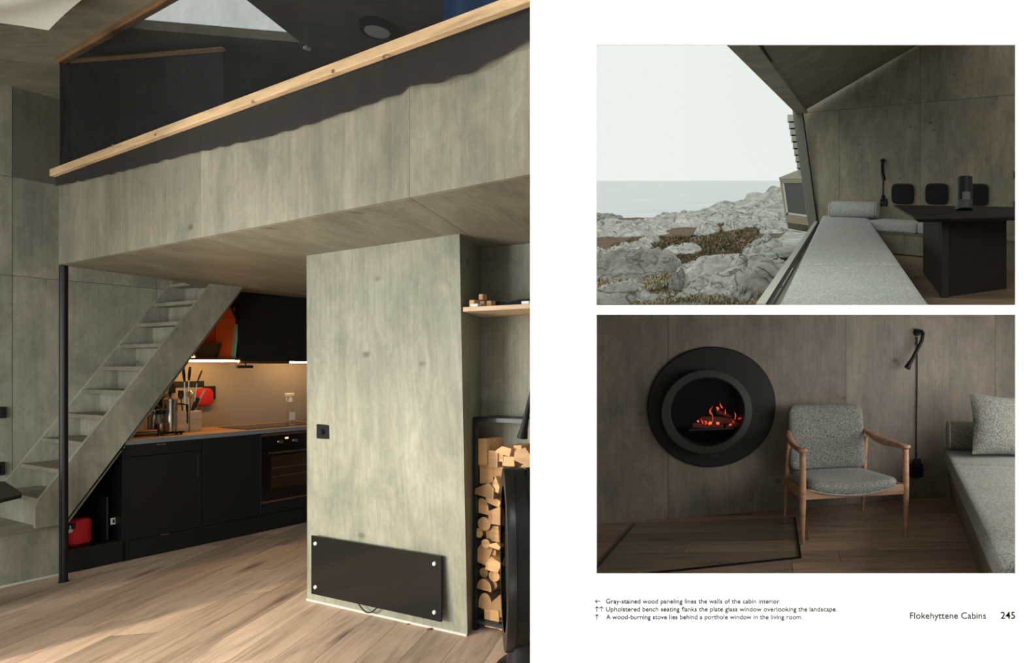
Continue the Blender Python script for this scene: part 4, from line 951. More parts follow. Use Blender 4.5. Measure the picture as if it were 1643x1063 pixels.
# table
ht_ = .74
tpl = [d2(x, y, ht_) for x, y in ((1433,328.5),(1700,333),(1700,345),(1629,345.8),(1520,348),(1467,348.3))]
T = Matrix.Translation(R2(V(tpl[0].x+.6, tpl[4].y, 0)))
tb2 = tag(link('dining_table', None, None, T), 'black-brown oak table with an angular top and panel legs', 'table')
cen = sum(tpl, V(0,0,0))/len(tpl)
bt = B(); n = len(tpl); low = [p.lerp(V(cen.x, cen.y, p.z), .06)+V(0,0,-.045) for p in tpl]; mid = [p+V(0,0,-.016) for p in tpl]
bt.poly([R2(p) for p in tpl+mid+low], [tuple(range(n)), tuple(range(3*n-1, 2*n-1, -1))]+[(i,(i+1)%n,n+(i+1)%n,n+i) for i in range(n)]+[(n+i,n+(i+1)%n,2*n+(i+1)%n,2*n+i) for i in range(n)])
bt.done('table_top', M_darkoak, tb2, None, smooth=False)
lg = [d2(1481,437,0), d2(1511,478,0), d2(1615,463,0)]
def leg2(a, b, th, name):
    d = (b-a).normalized(); nn = V(-d.y, d.x, 0)*th
    B().poly([R2(p) for p in (a,b,b+nn,a+nn)]+[R2(p+V(0,0,ht_-.05)) for p in (a,b,b+nn,a+nn)], [(3,2,1,0),(4,5,6,7),(0,1,5,4),(1,2,6,5),(2,3,7,6),(3,0,4,7)]).done(name, M_darkoak, tb2, None, smooth=False)
leg2(lg[0], lg[1], .06, 'leg_panel'); leg2(lg[1]+V(.03,.03,0), lg[2], .06, 'leg_panel')
# lantern
lb = d2(1546.5, 337, ht_); c = R2(lb); T = Matrix.Translation(c); r_ = 13.7/F*lb.y; hh = 51/F*lb.y
ln_ = tag(link('lantern', None, None, T), 'dark smoked-glass cylinder lantern standing on the table', 'lantern')
B().lathe([(0,0),(r_,0),(r_,hh*.28),(r_*.985,hh*.29),(r_*.985,hh),(r_*.93,hh),(r_*.93,hh*.6),(0,hh*.6)], n=36).done('cylinder', plain('smoked_grey', (.028,.029,.028), .3), ln_, T)
B().lathe([(r_*1.005,.02*hh),(r_*1.012,.03*hh),(r_*1.012,.27*hh),(r_*1.005,.28*hh)], n=36).done('base_sleeve', plain('smoked_grey_light', (.085,.085,.08), .4), ln_, T)
B().surf(lambda a, b: V(r_*1.01*math.sin(-.45+.95*a), -r_*1.01*math.cos(-.45+.95*a), hh*(.26+.24*b)), 8, 2).done('paper_label', plain('grey_label', (.19,.19,.185), .6), ln_, T)

# ---- the coast outside
def rock_mat(name, c, k=1.0):
    m, nt, b = mat(name); v = coords(nt, (1,1,1.3)); 
    n1 = noise_tex(nt, v, .8, 8, .65, .5); n2 = noise_tex(nt, v, 6, 6, .7)
    base = ramp(nt, n1, [(.3, tuple(x*.55 for x in c)), (.48, tuple(x*.9 for x in c)), (.68, tuple(min(1, x*1.25) for x in c))])
    base = mixc(nt, .55, base, ramp(nt, n2, [(.35, (.45,.44,.4)), (.6, (1.15,1.15,1.12))]), 'MULTIPLY')
    wv = N(nt, 'ShaderNodeVectorMath', operation='ADD'); nz = N(nt, 'ShaderNodeTexNoise'); nz.inputs['Scale'].default_value = 1.2; L(nt, v, nz.inputs['Vector'])
    L(nt, v, wv.inputs[0]); L(nt, nz.outputs['Color'], wv.inputs[1])
    vo = N(nt, 'ShaderNodeTexVoronoi', feature='DISTANCE_TO_EDGE'); vo.inputs['Scale'].default_value = 1.1*k; L(nt, wv.outputs[0], vo.inputs['Vector'])
    ck = ramp(nt, vo.outputs['Distance'], [(.0, (.18,.17,.15)), (.035, (1,1,1))])
    base = mixc(nt, .85, base, ck, 'MULTIPLY')
    L(nt, base, b.inputs['Base Color']); b.inputs['Roughness'].default_value = .9; b.inputs['Specular IOR Level'].default_value = .2
    bump(nt, n2, b, .8, .08); return m
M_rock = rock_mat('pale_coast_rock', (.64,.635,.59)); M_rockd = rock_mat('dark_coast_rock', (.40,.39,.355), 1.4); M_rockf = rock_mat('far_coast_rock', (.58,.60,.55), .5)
def heath():
    m, nt, b = mat('heather_ground'); v = coords(nt)
    n = noise_tex(nt, v, .9, 6, .7); n2 = noise_tex(nt, v, 7, 5, .7)
    base = ramp(nt, n, [(.3, (.07,.075,.04)), (.45, (.15,.115,.07)), (.55, (.20,.13,.08)), (.68, (.19,.18,.10))])
    base = mixc(nt, .7, base, ramp(nt, n2, [(.3, (.35,.35,.35)), (.7, (1.5,1.5,1.5))]), 'MULTIPLY')
    L(nt, base, b.inputs['Base Color']); b.inputs['Roughness'].default_value = .95; bump(nt, n2, b, 1, .1); return m
M_heath = heath()
def gnd(X, Y):
    e = -2.15-.010*(Y-8)-.00055*(Y-8)**2-(.0009*max(0, Y-60)**1.7)
    return E2+e+.10*noise.fractal(V(X*.6, Y*.35, 0), 1.0, 2.1, 4)
NY, NX = 90, 70
g_ = B()
def gfn(a, b):
    Y = 7.0*(130/7.0)**b; X = (-.46+.62*a)*Y
    if X < -.395*Y: X = -.395*Y
    h = gnd(X, Y); p = r2(X, Y, h)
    return V(p.x, p.y, max(p.z, EYE+.1135*Y if Y < 8 else p.z))
go = g_.surf(gfn, NX, NY).done('floor_coast', M_heath, None, None, angle=180); struct(go, 'heather-covered ground between the coastal rocks')
def sea():
    m, nt, b = mat('grey_sea'); v = coords(nt, (.12, 1, 1), False)
    n = noise_tex(nt, v, .35, 8, .7); n2 = noise_tex(nt, v, .06, 4, .6)
    L(nt, ramp(nt, n, [(.4, (.56,.60,.59)), (.56, (.70,.74,.73)), (.68, (.92,.94,.92))]), b.inputs['Base Color']); b.inputs['Roughness'].default_value = .35
    bump(nt, n, b, .5, .6); return m
B().poly([r2(-160, 28, -7.0), r2(60, 28, -7.0), r2(1500, 2600, -7.0), r2(-1500, 2600, -7.0)], [(0,1,2,3)]).done('sea', sea(), None, None, smooth=False)
tag(bpy.data.objects['sea'], 'grey rippled sea reaching the misty horizon', 'sea', kind='stuff')
def rock(label, x, yb, yt, hw, Y, dY, seed, m, rough=.28, p=2.2, skew=0, nr=40, na=72, fq=1.0):
    base = w2(x, yb, Y); H = (yb-yt)/F*Y; W = hw/F*Y; sd = V(seed*3.7, seed*1.3, seed*2.1); c = R2(base); b = B()
    def pt(r, a):
        ca, sa = math.cos(a), math.sin(a)
        rr = r*(1+.22*noise.noise(V(ca*1.3, sa*1.3, 0)+sd))
        X, dy = W*rr*ca, dY*rr*sa
        up = max(0, 1-r**p)**.62
        q = V(X*fq/max(W,.3)*2.2, dy*fq/max(dY,.3)*2.0, up)+sd
        d, _ = noise.voronoi(V(q.x*1.25, q.y*1.25, q.z*.6))
        crack = -min(.16, max(0, .12-(d[1]-d[0]))*1.5)
        h = H*(up*(1+skew*ca*.5) + rough*.8*noise.fractal(q*1.2, .9, 2.1, 5)*min(1, up*1.6+.05) + crack*1.1*up + .10*(noise.cell(q*1.6)-.5)*up) - .35*H*max(0, r-.92)*6
        return R2(base+V(X, dy, h))-c
    rings = [[b.bm.verts.new(pt(max(.001, i/nr)*1.06, 2*math.pi*k/na)) for k in range(na)] for i in range(nr+1)]
    for r_, q_ in zip(rings, rings[1:]):
        for k in range(na): b.bm.faces.new((r_[k], r_[(k+1)%na], q_[(k+1)%na], q_[k]))
    b.bm.faces.new(rings[0])
    return tag(b.done('rock_outcrop', m, None, Matrix.Translation(c), angle=48), label, 'rock', 'coastal rock outcrops')
rock('long far rock ridge rising behind the small timber cabin', 1290, 372, 294, 190, 60, 14, 1, M_rockf, .12, 1.7, .15)
rock('middle pale rock ridge running down to the sea', 1140, 384, 333, 100, 40, 8, 2, M_rockf, .2, 2.4)
rock('steep grey rock face below the timber cabin', 1225, 388, 338, 75, 30, 5, 3, M_rockf, .14, 2.6)
rock('broad cracked pale slab dipping towards the sea', 1000, 404, 352, 95, 26, 5, 4, M_rock, .2, 2.6)
rock('low pale rock shelf behind the small boulders', 1085, 380, 342, 62, 34, 5, 21, M_rock, .25, 2.6)
rock('round-shouldered rock right of the heather hollow', 1228, 420, 380, 42, 17, 2, 22, M_rockf, .2, 2.4)
rock('narrow rock spine among the heather', 1095, 412, 392, 34, 16.5, .9, 23, M_rock, .35, 2.6)
rock('pale rock peeping out of the heather near the layered outcrop', 1020, 408, 388, 30, 17.5, 1, 24, M_rock, .35, 3)
rock('flat pale rock between heather and grass', 1125, 440, 419, 40, 13.0, .9, 25, M_rock, .3, 2.6)
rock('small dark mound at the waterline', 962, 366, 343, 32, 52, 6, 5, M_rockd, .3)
rock('pale boulder above the brown heather', 1137, 385, 357, 22, 24, 2, 6, M_rock, .3, 3)
rock('squarish boulder beside the heather hollow', 1178, 380, 352, 20, 26, 2, 7, M_rock, .3, 4)
rock('small flat-topped stone in the heather', 1043, 394, 379, 14, 20, 1, 8, M_rock, .25, 5)
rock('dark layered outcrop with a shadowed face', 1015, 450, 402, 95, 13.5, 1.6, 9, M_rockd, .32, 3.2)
rock('pale outcrop at the edge of the heather', 975, 432, 398, 45, 15, 1.5, 10, M_rock, .32, 2.6)
rock('big smooth pale dome right below the window', 1190, 470, 405, 108, 10.6, 1.5, 11, M_rock, .15, 2.3)
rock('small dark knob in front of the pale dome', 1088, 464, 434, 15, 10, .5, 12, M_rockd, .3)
rock('low cracked rock among dry grass', 1140, 478, 448, 46, 9.3, .7, 13, M_rock, .35)
rock('pale rock at the lowest edge of the view, among grass tufts', 1070, 505, 473, 55, 8.4, .6, 14, M_rock, .4)
rock('cracked pale rock at the lowest corner of the coast', 985, 500, 455, 70, 8.8, .9, 15, M_rock, .4, 2.6)
rock('knobby rock beside the window frame', 1190, 492, 458, 30, 8.7, .5, 16, M_rock, .4)
# heather and grass
def tufts(name, label, spots, cols, seed, n, hgt):
    rnd = random.Random(seed); b = B()
    for _ in range(n):
        x0, x1, y0, y1, Yd = rnd.choice(spots); x, y = rnd.uniform(x0, x1), rnd.uniform(y0, y1)
        Yd = Yd*(1-.35*((y-y0)/(y1-y0)-.5)); q = w2(x, y, Yd); mi = rnd.randrange(len(cols))
        for k in range(7):
            a = rnd.uniform(0, 6.28); h = hgt*Yd/15*rnd.uniform(.5,1.2); wd = .018*Yd/15*rnd.uniform(.8,2); ln = V(math.cos(a)*h*.6, math.sin(a)*h*.6, h)
            s = V(-math.sin(a), math.cos(a), 0)*wd; o_ = q+V(rnd.uniform(-.1,.1), rnd.uniform(-.1,.1), -.06)
            f = [b.bm.verts.new(R2(p)) for p in (o_-s, o_+s, o_+ln*.6+s*.8, o_+ln, o_+ln*.6-s*.8)]
            b.bm.faces.new(f).material_index = mi
    return tag(b.done(name, cols, None, None, smooth=False, keep=True), label, 'plants', kind='stuff')
hm = [plain('heather_rust', (.27,.14,.06), .9), plain('heather_brown', (.15,.105,.065), .9), plain('heather_green', (.12,.14,.055), .9), plain('heather_tan', (.30,.235,.17), .9), plain('heather_dark', (.07,.075,.04), .9)]
gm = [plain('dry_grass', (.42,.33,.22), .9), plain('pale_grass', (.50,.44,.34), .9), plain('green_grass', (.17,.18,.07), .9)]
tufts('heather', 'rust and green heather filling the hollow between the rocks', [(1010,1120,383,412,18),(1060,1205,378,420,17),(1110,1200,392,425,16),(985,1060,390,415,17),(1130,1215,360,385,24)], hm, 2, 3600, .085)
tufts('dry_grass', 'pale dry grass tufts below the plate window', [(1060,1160,452,478,9.5),(1130,1225,455,485,9),(1020,1075,462,487,9),(1040,1090,432,452,12),(957,1060,443,458,11)], gm, 3, 1500, .10)
# timber neighbour cabin with its window
YB = 15.0
def nb2(x, y, dy=0): return w2(x, y, YB)+V(0, dy, 0)
cB = R2(nb2(1285, 357)); TB = Matrix.Translation(cB)
nc = tag(link('timber_cabin', None, None, TB), 'small board-clad timber cabin bay with a dark window beyond the glass', 'cabin')
def pr2(name, pts, d, m): return B().prism([R2(nb2(x, y, dy)) for x, y, dy in pts], d).done(name, m, nc, None, smooth=False)
M_board = plain('weathered_board', (.42,.37,.26), .8); M_boardd = plain('grey_weathered_board', (.30,.28,.22), .8)
pr2('body', [(1253,288,.1),(1330,288,.1),(1330,361,.1),(1262,349,.1)], V(0,1.2,0), M_boardd)
pr2('roof', [(1249,285,0),(1292,267,.8),(1340,255,1),(1340,285,0)], V(0,.08,.02), M_boardd)
for k in range(3): pr2('board', [(1250+k*.8,285+k*3,0),(1330,284.6+k*3,0),(1330,287+k*3,0),(1250.6+k*.8,287.4+k*3,0)], V(0,.08,0), M_board)
for k in range(5):
    y = 344.5+k*2.6; pr2('board', [(1259.4+k*.35,y-.9,0),(1330,y+8.4,0),(1330,y+10.5,0),(1259.8+k*.35,y+1.2,0)], V(0,.08,0), M_board)
for k in range(16):
    y = 294+k*3.2; xx = 1251.6+k*.52; pr2('board_end', [(xx,y,0),(xx+4.4,y,0),(xx+4.8,y+2.8,0),(xx+.4,y+2.8,0)], V(0,.07,0), M_board)
pr2('window_frame', [(1255.5,294,-.01),(1258,294,-.01),(1265,344.5,-.01),(1262,343.5,-.01)], V(0,.06,0), M_whiteframe)
pr2('window_frame', [(1262,343.5,-.01),(1263,340.5,-.01),(1330,349,-.01),(1330,352.5,-.01)], V(0,.06,0), M_whiteframe)
pr2('pane', [(1257,294,.02),(1330,294,.02),(1330,349,.02),(1263.5,341,.02)], V(0,.03,0), plain('dull_dark_pane', (.07,.075,.07), .25))
# smooth skirting slab below the cabin, seen through the grazing glass
sg = [d2(x, y, -.9) for x, y in ((1214,412),(1285,352.5),(1315,352.5),(1275,402))]
tag(B().prism([R2(p) for p in sg], V(0,0,-.12)).done('stone_slab', M_rockf, None, None, smooth=False), 'sloping grey slab running along the foot of the glass wall', 'slab')

# deck between the two picture rooms
zd0, zd1 = .0985, .1105
dk = B().poly([(X_, Y_, EYE+k*Y_) for k in (zd0, zd1) for X_, Y_ in ((-.40*1.885, 1.885), (2.6, 1.885), (2.6, 5.7), (-.40*5.7, 5.7))], [(3,2,1,0),(4,5,6,7),(0,1,5,4),(1,2,6,5),(2,3,7,6),(3,0,4,7)]).done('ceiling_living', M_ply_l, None, None, smooth=False); struct(dk, 'plywood deck between dining corner and living room')

# ================================================================== LIVING ROOM WITH PORTHOLE STOVE (lower opening)
Z3 = .31
Q = Frame(on_z(957, 842, Z3), on_z(1524, 795, Z3)-on_z(957, 842, Z3))
ql, qr = -.25, 4.7
def qtop(u): return EYE+zd0*Q(u,0,0).y-Z3-.004
wq = B().prism([(ql,.012,-.05),(qr,.012,-.05),(qr,.012,qtop(qr)),(ql,.012,qtop(ql))], (0,.06,0)).done('wall_living', M_gap, None, Q, smooth=False); struct(wq, 'brown-grey plywood wall of the living room')
se = [ql, Q.px(1072,650).x, Q.px(1357,650).x, Q.px(1597,600).x, qr]
for a, b in zip(se, se[1:]): panel('wall_panel', Q, 0, [(a,0),(b,0),(b,qtop(b)),(a,qtop(a))], M_ply_l, wq)
f3 = B().poly([(-.72,1.9,Z3-.015),(2.6,1.9,Z3-.015),(2.6,5.6,Z3-.015),(-2.1,5.6,Z3-.015)], [(0,1,2,3)]).done('floor_living', M_oak3, None, None, smooth=False); struct(f3, 'brown oak plank floor of the living room')
F3 = Frame((0,0,Z3), (1, .045))
planks(f3, F3, [tuple(F3.loc(V(*p, Z3))[:2]) for p in ((-1.35,2.7),(1.5,2.7),(1.75,5.05),(1.3,5.0),(Q(0,-.005,0).x-.25, Q(-.25,-.005,0).y))], .21, M_oak3, 21, lmin=.8, lmax=2.0)
s3 = B().prism([(2.32,1.9,0),(2.62,5.6,0),(2.67,5.6,0),(2.37,1.9,0)], (0,0,2.1)).done('wall_living_side', M_ply_l, None, None, smooth=False); struct(s3, 'plywood side wall behind the grey bench')
# porthole stove
c0 = Q.px(1144.5, 652); ru = (Q.px(1247,652).x-Q.px(1042,652).x)/2; rw = (Q.px(1144,556).z-Q.px(1144,748).z)/2
ps = thing('porthole_stove', 'round black porthole stove glowing in the plywood wall', 'stove', Q.at(c0.x, 0, c0.z))
sxx = ru/rw
B().lathe([(0,-.002),(rw,-.002),(rw,.02),(rw*.985,.028),(rw*.62,.03),(0,.03)], (c0.x,0,c0.z), 96, (0,-1,0), sxx).done('wall_disc', plain('matt_black_disc', (.006,.0065,.0065), .55, spec=.3), ps, Q)
vr = .16; c1_ = Q.px(1136.3, 660.3, -vr); r1 = (Q.px(1136,592,-vr).z-Q.px(1136,728,-vr).z)/2; s1_ = (Q.px(1209.7,660,-vr).x-Q.px(1063,660,-vr).x)/2/r1
rg = (Q.px(1136,607,-vr).z-Q.px(1136,716,-vr).z)/2
B().lathe([(r1*.97,.02),(r1*.985,vr-.03),(r1,vr-.025),(r1,vr-.005),(r1*.985,vr),(rg*1.03,vr+.004),(rg,vr-.004),(rg*.97,.034)], (c1_.x,0,c1_.z), 96, (0,-1,0), s1_).done('door_ring', plain('charcoal_ring', (.020,.021,.0205), .45, spec=.35), ps, Q)
B().lathe([(0,.033),(rg*.98,.033)], (c1_.x,0,c1_.z), 64, (0,-1,0), s1_).done('fire_back', plain('soot', (.002,.002,.002), 1, spec=0), ps, Q)
B().lathe([(0,vr-.012),(rg,vr-.012),(rg,vr-.016),(0,vr-.016)], (c1_.x,0,c1_.z), 64, (0,-1,0), s1_).done('door_glass', M_fireglass, ps, Q)
boxp('grate', Q, (c1_.x-.13, -.12, Q.px(1150,686,-.09).z-.012), (c1_.x+.2, -.035, Q.px(1150,686,-.09).z), M_black, ps)
zl_ = Q.px(1150, 686, -.08).z
for (xa, ya, xb, yb, rr) in ((1112,682,1160,684,.022),(1128,672,1180,676,.024),(1165,684,1194,678,.018),(1150,660,1172,668,.014)):
    a, b = Q.px(xa, ya, -.085), Q.px(xb, yb, -.07); mid_ = a.lerp(b, .5)+V(0,0,.003)
    B().tube([a, mid_, b], [rr*.8, rr, rr*.85], 8).done('log', plain('charred_log', (.02,.012,.010), .95, emit=(.5,.03,.01), es=.06), ps, Q)
def flame(x, yb, yt, wd, lean):
    a = Q.px(x, yb, -.10); H = Q.px(x, yt, -.10).z-a.z; k = 3.9/F; b = B(); n = 9
    pts, rs = [], []
    for i in range(n):
        t = i/(n-1); pts.append(a+V(lean*k*t*t+math.sin(t*5+x)*wd*k*.35, 0, H*t)); rs.append(max(.0004, wd*k*.26*math.sin(math.pi*min(1, .22+.78*t))**1.2))
    b.tube(pts, rs, 8).done('flame', M_flame, ps, Q)
for f in ((1126,679,668,5,1),(1131,680,674,7,3),(1143,678,655,3.5,-4),(1140,664,651,4.5,3),(1158,655,645,4,-3),(1150,657,652,8,3),(1163,664,655,3,3),(1180,672,660,3,-2),(1186,672,669,6,4),(1176,678,673,4,1),(1172,682,679,5,2),(1137,680,676,9,4),(1120,677,673,5,2),(1152,680,677,8,2)): flame(*f)
boxp('name_plate', Q, (Q.px(1140,730,-.03).x, -.034, Q.px(1140,734,-.03).z), (Q.px(1153,730,-.03).x, -.03, Q.px(1140,729,-.03).z), M_blackm, ps)
# hearth plate
hp_ = [on_z(x, y, Z3+.009) for x, y in ((1018,839.5),(1275,829),(1284.5,892.5),(945,930))]
lft = hp_[0]+(on_z(957,909,Z3+.009)-hp_[0])*1.28; hp_[3] = lft
fe = on_z(1040,918,Z3+.009); dfe = (hp_[2]-fe)
# meet of front edge and left edge
A1, A2, B1_, B2_ = hp_[0], lft, hp_[2], fe
den = (A1.x-A2.x)*(B1_.y-B2_.y)-(A1.y-A2.y)*(B1_.x-B2_.x)
px_ = ((A1.x*A2.y-A1.y*A2.x)*(B1_.x-B2_.x)-(A1.x-A2.x)*(B1_.x*B2_.y-B1_.y*B2_.x))/den; py_ = ((A1.x*A2.y-A1.y*A2.x)*(B1_.y-B2_.y)-(A1.y-A2.y)*(B1_.x*B2_.y-B1_.y*B2_.x))/den
hp_[3] = V(px_, py_, Z3+.009)
hcen = sum(hp_, V(0,0,0))/4; T = Matrix.Translation(V(hcen.x, hcen.y, Z3))
he = tag(link('hearth_plate', None, None, T), 'clear glass hearth plate with dark edges on the floor before the stove', 'hearth plate')
B().prism([p-V(hcen.x,hcen.y,Z3)+V(0,0,-.0075) for p in hp_], (0,0,.0075)).done('glass', M_hearth, he, T, smooth=False)
for i in range(4):
    if i == 0: continue
    a, b = hp_[i], hp_[(i+1)%4]; d = (b-a).normalized(); nn = V(-d.y, d.x, 0)*.006
    B().prism([p-V(hcen.x,hcen.y,Z3)+V(0,0,-.0078) for p in (a-nn, b-nn, b+nn, a+nn)], (0,0,.0086)).done('dark_edge', M_blackg, he, T, smooth=False)
# ---- armchair
CF = Frame(on_z(1288, 873, Z3), (math.cos(math.radians(14.5)), math.sin(math.radians(14.5))))
ch = thing('armchair', 'oak armchair with grey wool seat and back before the plywood wall', 'chair', CF)
CW, CD = .715, .70
def leg(p0, p1, r): 
    p0, p1 = Vector(p0), Vector(p1); n = 8
    B().tube([p0.lerp(p1, i/n) for i in range(n+1)], [r*(.55+.5*min(1, i/n*1.9)) if i/n < .55 else r*(1.05-.12*(i/n-.55)/.45) for i in range(n+1)], 16).done('leg', M_chair, ch, CF)
FLT, FRT = V(0,.0,.585), V(CW,.0,.585); RLB, RRB = V(.035,CD,0), V(CW-.05,CD,0); RLT, RRT = V(.045,CD-.10,.60), V(CW-.06,CD-.10,.60)
leg((0,0,0), FLT, .0215); leg((CW,0,0), FRT, .0215); leg(RLB, RLT, .018); leg(RRB, RRT, .018)
# rails
boxp('front_rail', CF, (.015,-.011,.285), (CW-.015,.011,.352), M_chair, ch, .003)
boxp('rear_rail', CF, (.04,CD-.06,.26), (CW-.05,CD-.035,.315), M_chair, ch, .003)
for a, b in ((V(.0,.01,.30), V(.04,CD-.05,.28)), (V(CW,.01,.30), V(CW-.055,CD-.05,.28))):
    d = V(.010,0,0); B().poly([a-d+V(0,0,-.02), a+d+V(0,0,-.02), a+d+V(0,0,.045), a-d+V(0,0,.045), b-d+V(0,0,-.03), b+d+V(0,0,-.03), b+d+V(0,0,.03), b-d+V(0,0,.03)], [(3,2,1,0),(4,5,6,7),(0,1,5,4),(1,2,6,5),(2,3,7,6),(3,0,4,7)]).done('side_rail', M_chair, ch, CF)
# arms: a paddle that dips from the back and ends in a disc over the front leg
def arm(f, r, s):
    b = B(); n = 22; rows = []
    for i in range(n+1):
        t = i/n; p = r.lerp(f, t); p = V(p.x+s*.012*math.sin(t*math.pi), p.y, r.z+.055*(1-t)**1.5*.9+(f.z-r.z)*t-.028*math.sin(t*math.pi)**1.2*(1-t)*1.2)
        wd_ = .020+.016*math.sin(min(1, t*1.15)*math.pi)*.9+(.010 if t > .8 else 0)*((t-.8)/.2)
        if i == n: wd_ = .012
        if i == 0: wd_ = .014
        th = .013+.008*math.sin(t*math.pi)*.3
        tw = s*.55*math.sin(min(1, t*1.05)*math.pi)*.6
        rows.append([b.bm.verts.new(p+V(math.cos(tw)*wd_*cx_, 0, math.sin(tw)*wd_*cx_+th*cz_)) for cx_, cz_ in ((-1,-.3),(-.75,-1),(.75,-1),(1,-.3),(1,.3),(.7,1),(-.7,1),(-1,.3))])
    for a_, c_ in zip(rows, rows[1:]):
        for k in range(8): b.bm.faces.new((a_[k], a_[(k+1)%8], c_[(k+1)%8], c_[k]))
    b.bm.faces.new(rows[0][::-1]); b.bm.faces.new(rows[-1]); b.done('armrest', M_chair, ch, CF, angle=60)
    B().lathe([(0,-.012),(.020,-.012),(.031,-.002),(.032,.006),(.026,.014),(0,.016)], f+V(0,.0,.004), 20).done('arm_end', M_chair, ch, CF)
arm(FLT+V(0,-.002,.01), RLT+V(0,.02,0), -1); arm(FRT+V(0,-.002,.01), RRT+V(0,.02,0), 1)
# seat cushion: dished, its front edge dipping in the middle
def seatf(c):
    uu = c.x/.30; dip = -.045*(1-uu*uu)*max(0, 1-(c.y+.02)/.62)
    puff = .018*(1-min(1, abs(uu))**3)*(1 if c.z > .03 else 0)
    return V(c.x+CW/2-.012, c.y, c.z+.325+dip+puff+.06*max(0, .15-c.y)*0-.05*c.y/.6)
B().box((-.315, -.028, 0), (.315, .60, .084), (.07,.07,.040), 5, sub=7).map(seatf).done('seat_cushion', M_felt_c, ch, CF, angle=80)
B().tube([seatf(V(-.305+.61*i/24, -.031, .022)) for i in range(25)], .004, 6).done('seat_piping', felt('pale_piping', (.36,.37,.34), .3), ch, CF)
# back cushion
def backf(c):
    uu = c.x/.3; y = .545+.04*(uu*uu)*-1+c.y+(c.z)*.17
    return V(c.x+CW/2-.01, y+.035, c.z+.365)
B().box((-.298, 0, 0), (.298, .08, .485), (.06,.038,.06), 5, sub=7).map(lambda c: V(c.x*(1-.03*max(0, c.z-.3)), c.y-.012*math.sin(math.pi*min(1,max(0,c.z/.485)))*(1-(c.x/.3)**2), c.z)).map(backf).done('back_cushion', M_felt_c, ch, CF, angle=80)
for s in (-1, 1): B().tube([backf(V(s*.20, .085, .05+.03*i)) for i in range(13)], .012, 8).done('back_slat', M_chair, ch, CF)
# ---- wall lamp
o = thing('wall_lamp', 'black wall lamp with a bent stem, long cord and plug above the armchair', 'lamp', Q.at(Q.px(1471,650).x, 0, Q.px(1471,770).z))
qa = Q.px(1470.5, 533); B().tube([(qa.x,-.03,qa.z),(qa.x,0,qa.z)], .031, 24).done('wall_disc', M_black, o, Q)
st_ = [Q.px(1472,532,-.05), Q.px(1479,531,-.07), Q.px(1481,534,-.08), Q.px(1479,546,-.09), Q.px(1471,562,-.095), Q.px(1463,577,-.10)]
B().tube(st_, [.012,.015,.016,.016,.016,.016], 12).done('bent_stem', M_black, o, Q)
B().tube([Q.px(1463,577,-.10), Q.px(1459,583,-.10), Q.px(1455.5,590.5,-.10)], [.016,.02,.028], 16).done('shade', M_black, o, Q)
B().tube([Q.px(1471.5,540,-.012), Q.px(1471.5,570,-.012), Q.px(1471.5,620,-.012), Q.px(1470.5,660,-.012), Q.px(1470,700,-.012), Q.px(1470.5,735,-.02)], .0055, 8).done('cord', M_black, o, Q)
for y_ in (551, 566, 627, 729):
    p = Q.px(1471.2, y_, -.012); B().lathe([(0,-.01),(.008,-.01),(.008,.01),(0,.01)], (p.x,-.012,p.z), 8).done('cord_clip', M_steelblue, o, Q)
a, b = Q.px(1461.5,766,-.03), Q.px(1480,743,-.03); boxp('socket_box', Q, (a.x,-.045,a.z), (b.x,0,b.z), M_black, o, .004)
a, b = Q.px(1465,750,-.05), Q.px(1476,735,-.05); boxp('plug', Q, (a.x,-.075,a.z), (b.x,-.045,b.z), M_black, o, .006)
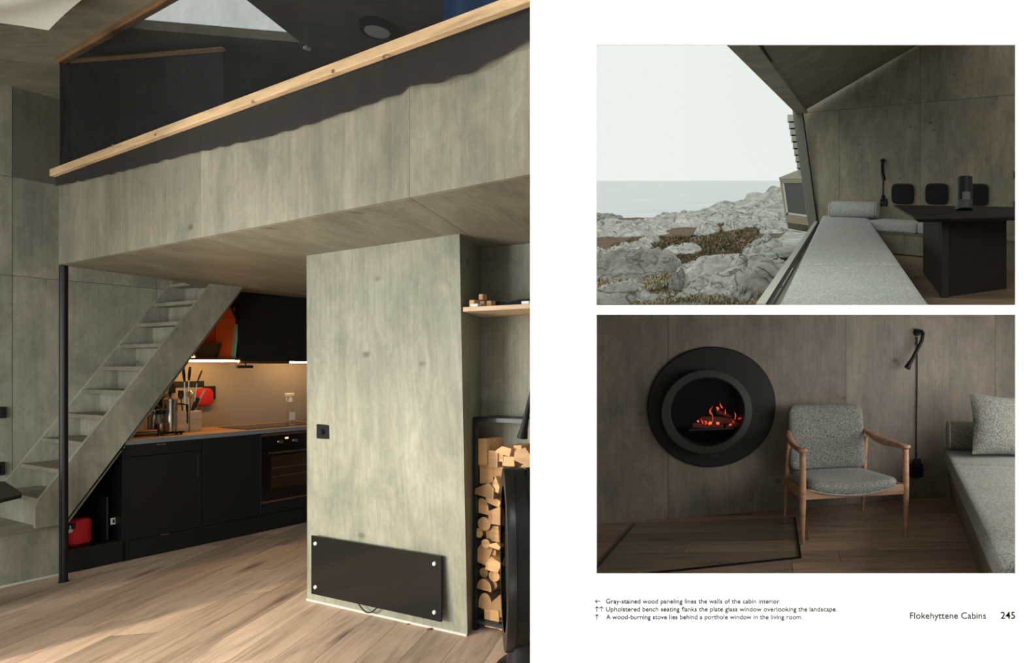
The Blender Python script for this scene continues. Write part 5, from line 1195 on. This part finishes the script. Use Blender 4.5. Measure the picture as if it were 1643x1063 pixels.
# ---- bench, cushions, bolster, pillow
BO = on_z(1527, 800, Z3); BN = Frame(BO, on_z(1570, 920, Z3)-BO)
bh = .45; bw3 = .85; ue = 2.95
b3 = thing('grey_bench', 'plywood bench base under grey wool cushions in the living room', 'bench', BN)
B().prism([(.03,0,0),(.03,.02,0),(.03,.02,bh-.115),(.03,-.055,bh-.115)], (ue-.03,0,0)).done('side_panel', M_ply_l, b3, BN, smooth=False); boxp('body', BN, (.05, .018, 0), (ue, bw3, bh-.118), M_ply_l, b3); boxp('foot_strip', BN, (.0, -.004, 0), (ue, 0, .012), M_sill, b3)
sm = BN.pz(1527, 744, Z3+bh).x
for a, b, lab in ((-.0, sm-.004, 'short grey wool bench cushion under the bolster and pillow'), (sm+.004, ue, 'long grey wool bench cushion running towards the page')):
    c = BN(( a+b)/2, .4, bh-.11)
    tag(B().box((a,-.072,bh-.112), (b,bw3,bh), .022, 4, sub=4).map(lambda q: q+V(0,0,.004*noise.noise(q*9))).done('bench_cushion', M_felt3, None, BN), lab, 'cushion', 'cushions of the living room bench')
rb3 = .118; ub_ = .17
bo3 = thing('bolster', 'round grey wool bolster against the wall at the bench end', 'bolster', BN.at(ub_, 0, bh))
B().tube([(ub_,-.055,bh+rb3),(ub_,-.045,bh+rb3),(ub_,-.03,bh+rb3),(ub_,.7,bh+rb3),(ub_,.72,bh+rb3)], [rb3*.93,rb3*.98,rb3,rb3,rb3*.95], 40).done('roll', M_felt3, bo3, BN)
B().tube([(ub_,-.038,bh+rb3),(ub_,-.031,bh+rb3)], rb3*1.012, 40).done('end_piping', M_felt2, bo3, BN)
# pillow: a filled square leaning on the bolster
pc_ = BN.px(1606, 680, .0)
def pill(a, b, s):
    x, z = a*2-1, b*2-1; ex = (1-abs(x)**2.6)*(1-abs(z)**2.6); pinch = 1-.10*(1-abs(x*z)); 
    return V(x*.29*(1-.10*(1-z*z)*0-.09*(1-abs(z))**1*abs(x)**3), s*.085*max(0, ex)**.55+.006*noise.noise(V(x*4,z*4,s)), z*.24*(1-.09*(1-abs(x))*abs(z)**3))
pb_ = B(); pb_.surf(lambda a, b: pill(a, b, 1), 28, 28); pb_.surf(lambda a, b: pill(a, b, -1), 28, 28); bmesh.ops.remove_doubles(pb_.bm, verts=pb_.bm.verts[:], dist=1e-4)
pt = BN.pz(1606, 716, Z3+bh)
pcx = BN(.46, .37, 0); Mp = Matrix.Translation(V(pcx.x, pcx.y, Z3+bh+.238)) @ Matrix.Rotation(math.radians(10), 4, 'Z') @ Matrix.Rotation(math.radians(-17), 4, 'X') @ Matrix.Rotation(math.radians(5), 4, 'Y')
tag(pb_.done('pillow', M_felt3, None, Mp, angle=80), 'grey square pillow with pointed corners leaning on the bench', 'pillow')
